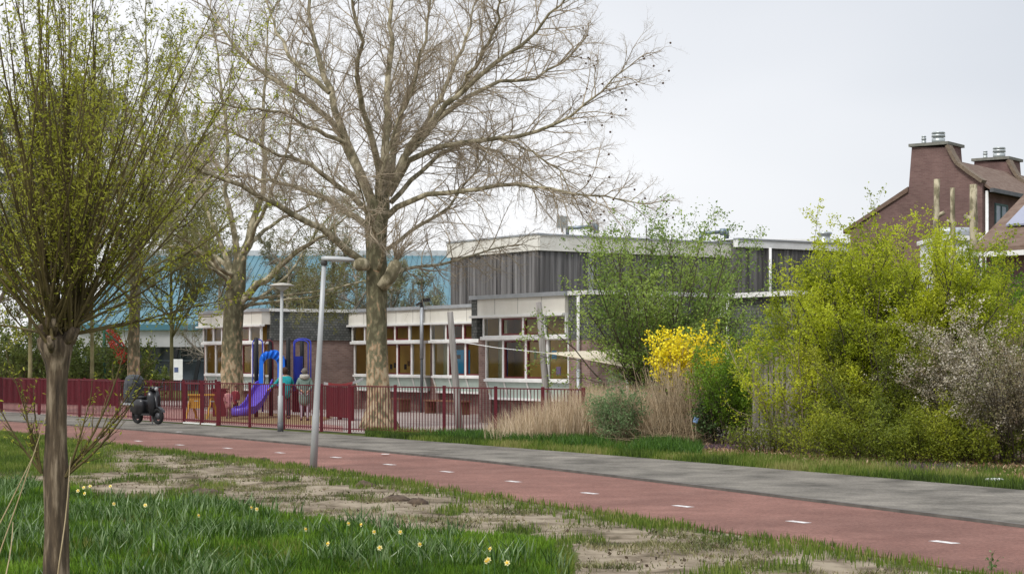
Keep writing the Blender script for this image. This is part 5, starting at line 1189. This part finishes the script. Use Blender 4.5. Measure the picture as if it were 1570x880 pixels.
# edge tufts along the path
def edge(X_, Y_):
    xl = interp_line(pathL, Y_); d = (xl-X_)*.8; px, py = pxpy(X_, Y_)
    return ((d > -.08) & (d < .75) & (px > -40))*np.clip((fbm(X_*1.4+9, Y_*1.4)-.4)*5, 0, 1)*np.clip(1.15-d, 0, 1)
P4 = scatter(420000, -16, 6, 14.8, 50, edge)
tag(blades('edge_grass', P4, .09, .012, gm, tone=fbm(P4[:, 0]*2, P4[:, 1]*2)*.9+.05), 'green grass fringe along the near edge of the cycle path', 'grass', kind='stuff')
# right verge
def verge(X_, Y_):
    xu = interp_line(paveU, Y_); d = (X_-xu); px, py = pxpy(X_, Y_)
    return ((d > -.06) & (px > 560) & (px < 1620) & (py > 655))*np.clip(1.5-d*.42+(fbm(X_*.9, Y_*.9)-.5)*1.6, 0, 1)*.8
P5 = scatter(650000, -4.5, 13, 22, 50, verge)
tag(blades('verge_grass', P5, .12, .014, gm, tone=fbm(P5[:, 0]*.8, P5[:, 1]*.8)*2.0-.5, hv=.7), 'green verge grass between the pavement and the bushes', 'grass', kind='stuff')
def tall(X_, Y_):
    px, py = pxpy(X_, Y_); xu = interp_line(paveU, Y_)
    return ((px > 640) & (px < 1075) & (X_ > xu+1.0) & (Y_ < 46) & (Y_ > 36))*np.clip((fbm(X_*1.2+3, Y_*1.2)-.36)*5, 0, 1)
P6 = scatter(90000, -4, 5, 35, 47, tall)
tag(blades('tall_grass', P6, .24, .018, leafmat('tall_blade', [(.025, .065, .01), (.055, .13, .015), (.11, .21, .03)]), lean=.6), 'taller bright green tufts at the foot of the dry grass', 'grass', kind='stuff')
# dry reed belt
def belt(X_, Y_):
    px, py = pxpy(X_, Y_); fy = 43.3+(1.69-X_)*.9
    return ((px > 742) & (px < 1000) & (Y_ < 46.0) & (Y_ > 42.6))*np.clip((px-745)/150, 0.06, 1)
P7 = scatter(32000, -1.2, 3.6, 42.4, 46.2, belt); h7 = 1.28+0*P7[:, 0]
o = blades('dry_grass', P7, .93*np.clip(.45+(pxpy(P7[:, 0], P7[:, 1])[0]-740)/260, .5, 1.05)*(.8+.4*fbm(P7[:, 0]*3, P7[:, 1]*3)), .010, reed, lean=.5, hv=.5); tag(o, 'belt of pale dry ornamental grass along the fence', 'dry grass', kind='stuff')
T = []; bb = W(1042, HY, 41.8); bb.z = 0
for k in range(420):
    q = bb+Vector((random.gauss(0, .38), random.gauss(0, .25), 0)); grow(T, q, Vector((random.gauss(.0, .22), random.gauss(0, .2), 1)), random.uniform(.9, 2.0), .007, 2, dict(PT, wig=[.1, .1, .05, .1], up=[0, 0, 0, 0], seg=[4, 4, 4, 3], tap=.6, max=2))
for k in range(220):
    q = bb+Vector((random.gauss(-.2, .5), random.gauss(-.2, .2), random.uniform(.0, .25))); grow(T, q, Vector((random.gauss(0, 1), random.gauss(0, .4), .25)), random.uniform(.5, 1.1), .006, 2, dict(PT, max=2, tap=.6))
st = empty('dry_stalks', 'bundle of tall dry tan stalks under the forsythia', 'dry plant', tuple(bb)); keep(tubes_mesh('stalks', T, mat('dry_stalk', (.34, .25, .15), (.46, .36, .24), scale=4), lambda l: 3, keepw=False), st)
# small blue-white sign in the stalks
c = W(1067, 643, 41.0)
o = MB().box(-.05, .05, -.01, .01, -.07, .07, Matrix.Translation(c) @ Matrix.Rotation(R(20), 4, 'Y')).build('garden_sign', mat('sign_blue', (.25,.4,.7), (.3,.45,.75))); tag(o, 'tiny pale blue plate on a stake beside the dry stalks', 'sign'); MB().tube([c-Vector((0, -.02, .65)), c+Vector((0, .02, .02))], .01, 6).build('stake', stemt, o)
# leaf litter
lit = leafmat('dead_leaf', [(.16, .08, .04), (.32, .19, .11), (.52, .38, .25)], trans=.1)
def litf(X_, Y_):
    xu = interp_line(paveU, Y_); d = X_-xu; px, py = pxpy(X_, Y_)
    return ((d > 1.6) & (px > 1040) & (px < 1620) & (py > 640))*np.clip((fbm(X_*1.1+70, Y_*1.1)-.32)*4, 0, 1)*np.clip((d-1.5)*.8, 0, 1)*np.clip(1.6-(d-2)*.3, .1, 1)
P8 = scatter(110000, 2, 12, 26, 44, litf); P8[:, 2] += .03
tag(leaves_mesh('leaf_litter', P8, .085, .6, lit, jit=.012, parent=None), 'brown fallen leaves strewn under the bushes', 'fallen leaves', kind='stuff')
def patch(cx, cy, sx, sy, n, nm, lb, m, h):
    c = G(cx, cy); q = np.random.normal(0, 1, (n, 2))*np.array([sx, sy])+np.array([c.x, c.y]); q = np.concatenate([q, gz(q[:, 0], q[:, 1])[:, None]], 1)
    return tag(blades(nm, q, h, .022, m, lean=.5), lb, 'flowers', kind='stuff')
pur = leafmat('purple_dead_nettle', [(.07, .08, .03), (.13, .08, .11), (.22, .12, .20)])
patch(1105, 692, .5, .45, 1500, 'purple_groundcover', 'low purple ground cover in the verge left of the paling fence', pur, .12)
patch(1425, 724, .32, .4, 1500, 'purple_groundcover', 'low purple ground cover in the verge before the blossom bush', pur, .12)
c = G(1525, 737, .07); tag(MB().loft([[c+Vector((x*r_, y*r_*.8, z)) for x, y in ((-.13, -.08), (.0, -.1), (.14, -.05), (.12, .09), (-.02, .1), (-.14, .06))] for z, r_ in ((0, 1), (.03, 1.05), (.045, .7))]).build('litter', white), 'crumpled white piece of litter in the verge grass at the right', 'litter')
c = G(1505, 690); tu = empty('tulip', 'single red tulip under the blossom bush', 'flower', tuple(c)); keep(MB().tube([c, c+Vector((.02, 0, .36))], .006, 5).build('stem', dm), tu)
keep(disc(c+Vector((.02, 0, .36)), ((.008, 0), (.035, .02), (.04, .055), (.028, .085), (.01, .09)), 8).build('petals', mat('tulip_red', (.6,.03,.03))), tu)
# crumbs of soil and small dry bits on the bare strip
def bare(X_, Y_):
    px, py = pxpy(X_, Y_); xl = interp_line(pathL, Y_); return ((X_ < xl-.1) & (px > -40) & (px < 1600) & (py < 905) & (py > 680))*np.clip(.75-grass_amount(X_, Y_), 0, 1)*np.clip((fbm(X_*1.7+30, Y_*1.7)-.42)*5, .03, 1)
P9 = scatter(90000, -14, 6, 14.6, 42, bare)
tag(leaves_mesh('soil_crumbs', P9, .032, .9, leafmat('soil_crumb', [(.07, .05, .035), (.16, .12, .08), (.30, .25, .18)], trans=0, rough=1), jit=.012, sizevar=.7), 'crumbs of dark soil and dry bits scattered on the bare sandy strip', 'soil', kind='stuff')
P10 = scatter(900000, -14, 6, 14.6, 46, lambda X_, Y_: bare(X_, Y_)**.6*np.clip((fbm(X_*2.1+60, Y_*1.2, 5)-.46)*7, .02, 1))
tag(blades('sparse_grass', P10, .04, .010, leafmat('tired_grass', [(.05, .06, .02), (.11, .12, .035), (.20, .19, .08), (.30, .26, .15)], trans=.15), lean=1.2, tone=fbm(P10[:, 0]*2, P10[:, 1]*2)*1.6-.3, hv=.6), 'thin trampled olive grass and moss over the sandy strip', 'grass', kind='stuff')
# daffodils
pet = mat('daffodil_petal', (.74, .68, .25), (.78, .74, .42), scale=8, rough=.6); cor = mat('daffodil_cup', (.80, .48, .02), (.85, .55, .03), rough=.6); stm = mat('daffodil_stem', (.08,.16,.04))
def daffodil(p, h, face):
    o = empty('daffodil', 'yellow daffodil in bloom among the strap leaves of the lawn', 'flower', tuple(p), 'daffodils in the lawn')
    fs_ = .5
    MB().tube([(0,0,0), (.01, 0, h*.6), (.02*math.cos(face), .02*math.sin(face), h)], .006, 5).build('stem', stm, o)
    d = Vector((math.cos(face)*.9, math.sin(face)*.9, .25)).normalized(); c = Vector((.03*math.cos(face), .03*math.sin(face), h)); x = d.orthogonal().normalized(); y = d.cross(x); m_ = MB()
    for k in range(6):
        a = k*math.pi/3; r = x*math.cos(a)+y*math.sin(a); s_ = d.cross(r); m_.add([c, c+(r*.028+s_*.021+d*.010)*fs_, c+(r*.055+d*.012)*fs_, c+(r*.028-s_*.021+d*.010)*fs_], [(0,1,2,3)])
    m_.build('petals', pet, o); MB().loft([[c+(d*z+(x*math.cos(q)+y*math.sin(q))*r)*fs_ for q in [j*math.pi/4 for j in range(8)]] for z, r in ((.0, .012), (.02, .015), (.035, .021), (.03, .012))]).build('cup', cor, o)
for px, py in [(119, 752), (131, 747), (139, 745), (171, 745), (133, 756), (172, 772), (381, 778), (391, 780), (464, 811), (530, 802), (559, 804), (570, 815), (611, 815), (583, 839), (508, 833), (740, 860), (757, 841), (748, 857), (779, 862), (224, 774), (300, 790), (640, 834)]:
    h = .33; Y = (HC-h)*F/(py-HY); daffodil(Vector(((px-785)*Y/F, Y, 0)), h, random.uniform(R(200), R(340)))
c = G(1520, 876, 0); wd = empty('weed', 'small leafy weed at the near edge of the cycle path, bottom right', 'weed', tuple(c)); T = []
for k in range(5): grow(T, c, Vector((random.gauss(0, .3), random.gauss(0, .2), 1)), random.uniform(.12, .26), .004, 2, dict(PT, max=2))
keep(tubes_mesh('stems', T, stm, lambda l: 3, keepw=False), wd); keep(leaves_mesh('leaves', samp(T, 0, 8), .035, .5, dm, jit=.01, keepw=False), wd)
# clods of earth on the bare soil
cl = mat('earth_clod', (.05, .035, .025), (.11, .08, .055), scale=12, rough=1, bump=1)
for px, py, w_ in ((313, 757, .55), (300, 751, .3), (560, 745, .35), (605, 768, .5), (345, 703, .3), (640, 772, .3), (405, 708, .25), (610, 817, .3)):
    c = G(px, py); m_ = MB(); rg = []
    for z, r in ((-.03, 1), (.03, .85), (.07, .5), (.085, .15)): rg.append([c+Vector((math.cos(q)*w_*.5*r*random.uniform(.75, 1.25), math.sin(q)*w_*.4*r*random.uniform(.75, 1.25), z*random.uniform(.6, 1.2))) for q in [j*math.pi/7 for j in range(14)]])
    tag(m_.loft(rg).build('earth_clod', cl), 'dark clod of turned-up earth on the bare sandy strip', 'earth clod', 'clods of earth on the sandy strip')

# ================================================================ pollard willow in the foreground
random.seed(42); np.random.seed(42)
wb_ = mat('willow_bark', (.05, .037, .027), (.28, .22, .155), scale=9, rough=1, bump=1.0, stretch=(2.5, 2.5, .35), c3=(.11, .08, .052), lo=.36, hi=.66)
shoot = mat('willow_shoot', (.06, .045, .02), (.15, .115, .045), scale=3, rough=.8)
wl = leafmat('willow_leaf', [(.18, .19, .02), (.36, .38, .035), (.56, .56, .09)], trans=.5)
YW = 12.5; sW = F/YW; wc = W(88, HY, YW); wc.z = 0
wt = empty('pollard_willow', 'pollard willow in the left foreground with long shoots in young leaf', 'tree', tuple(wc))
m_ = MB(); rg = []; pr = [(85, 930, .092), (86, 880, .088), (87, 800, .080), (87, 720, .086), (86, 690, .074), (87, 620, .068), (88, 575, .070), (88, 552, .085), (85, 535, .115), (82, 520, .11), (82, 508, .06)]
pr = [(86, 1000, .12)]+pr
ctr, rr = smooth_line([W(a, b, YW) for a, b, _ in pr], [c for _, _, c in pr], 40); ctr[0].z = -.05
for i, (p, r) in enumerate(zip(ctr, rr)): rg.append([p+Vector((math.cos(q), math.sin(q), 0))*r*(1+.05*math.sin(5*q+i*.15)+.03*math.sin(11*q-i*.2)+random.gauss(0, .015)) for q in [j*2*math.pi/36 for j in range(36)]])
keep(m_.loft(rg).build('trunk', wb_), wt)
knobs = []
for k in range(12):
    a = random.uniform(0, 6.28); p = W(84, 520, YW)+Vector((math.cos(a)*.12, math.sin(a)*.12, random.uniform(-.08, .10))); r = random.uniform(.022, .042); knobs.append(p)
    m_ = MB(); m_.tube([p-Vector((math.cos(a)*.05, math.sin(a)*.05, .05)), p, p+Vector((math.cos(a)*.05, math.sin(a)*.05, .06))], [r*.7, r, r*.5], 8); keep(m_.build('knob', wb_), wt)
PW = dict(max=2, seg=[14, 7, 3], wig=[.035, .06, .1], up=[.035, .06, .03], n=[10, 4, 0], t0=[.12, .1, .1], lr=[.26, .38, .5], ang=[R(30), R(30), R(35)], r=[.012, .0045, .0025], tap=.2)
T = []; hc = W(84, 518, YW)
for k in range(88):
    p = random.choice(knobs)+Vector((random.uniform(-.04, .04), random.uniform(-.04, .04), random.uniform(0, .06))); a = random.uniform(0, 6.28); tlt = random.random()**.85*R(49)
    L_ = random.uniform(1.6, 3.3)*(1-.12*tlt); grow(T, p, Vector((math.cos(a)*math.sin(tlt), math.sin(a)*math.sin(tlt), math.cos(tlt))), L_, random.uniform(.006, .013), 0, PW)
for tx, ty in ((300, 395), (290, 470), (345, 330), (0, 420), (-40, 380), (-30, 480), (270, 330), (340, 470)):
    q = W(tx, ty, YW+random.uniform(-.4, .8)); d = q-hc; grow(T, hc+d.normalized()*.1, d, d.length*1.05, .012, 0, dict(PW, up=[.0, .05, .03], ang=[R(32), R(35), R(35)]))
# low shoots springing from the trunk
nlow = len(T)
lowp = W(92, 730, YW)
for tx, ty in ((170, 600), (205, 560), (150, 610), (232, 520), (215, 600)): d = W(tx, ty, YW-.1)-lowp; grow(T, lowp+Vector((.05, -.05, 0)), d+Vector((0, 0, -.1)), d.length*1.15, .011, 0, dict(PW, up=[.05, .05, 0], n=[8, 4, 0]))
lowp = W(78, 725, YW)
for tx, ty in ((20, 600), (40, 560), (-10, 620), (50, 610)): d = W(tx, ty, YW-.1)-lowp; grow(T, lowp+Vector((-.05, -.05, 0)), d, d.length*1.15, .009, 0, dict(PW, n=[8, 4, 0]))
keep(tubes_mesh('shoots', T, shoot, lambda l: 6 if l == 0 else 3, keepw=False), wt)
low_ = len(T)-nlow
pts = samp(T[:nlow], 1, 6)+samp([t for t in T[:nlow] if t[2] == 0], 0, 24)+samp(T[nlow:], 1, 1); print('willow', len(T), len(pts))
keep(leaves_mesh('foliage', pts, .030, .34, wl, jit=.010, keepw=False), wt)
# dry stalks at the left corner
for i, (a, b, c, d) in enumerate(((-20, 900, 70, 640), (5, 900, 20, 800), (-30, 860, 55, 690), (85, 900, 108, 700))):
    T = []; p0 = W(a, b, 11.5); p1 = W(c, d, 11.8); P_, r_ = smooth_line([p0-Vector((0, 0, .4)), p0, p0.lerp(p1, .5)+Vector((.02, 0, .03)), p1], [.005, .0045, .004, .002], 10); P_[0].z = 0
    o = tubes_mesh('dry_straw', [(P_, r_, 0)], mat('straw', (.30, .23, .12), (.40, .32, .19), scale=4), lambda l: 6, keepw=False); tag(o, 'long dry straw stem leaning in the bottom left corner by the willow trunk', 'dry stem', 'dry stems at the left corner')
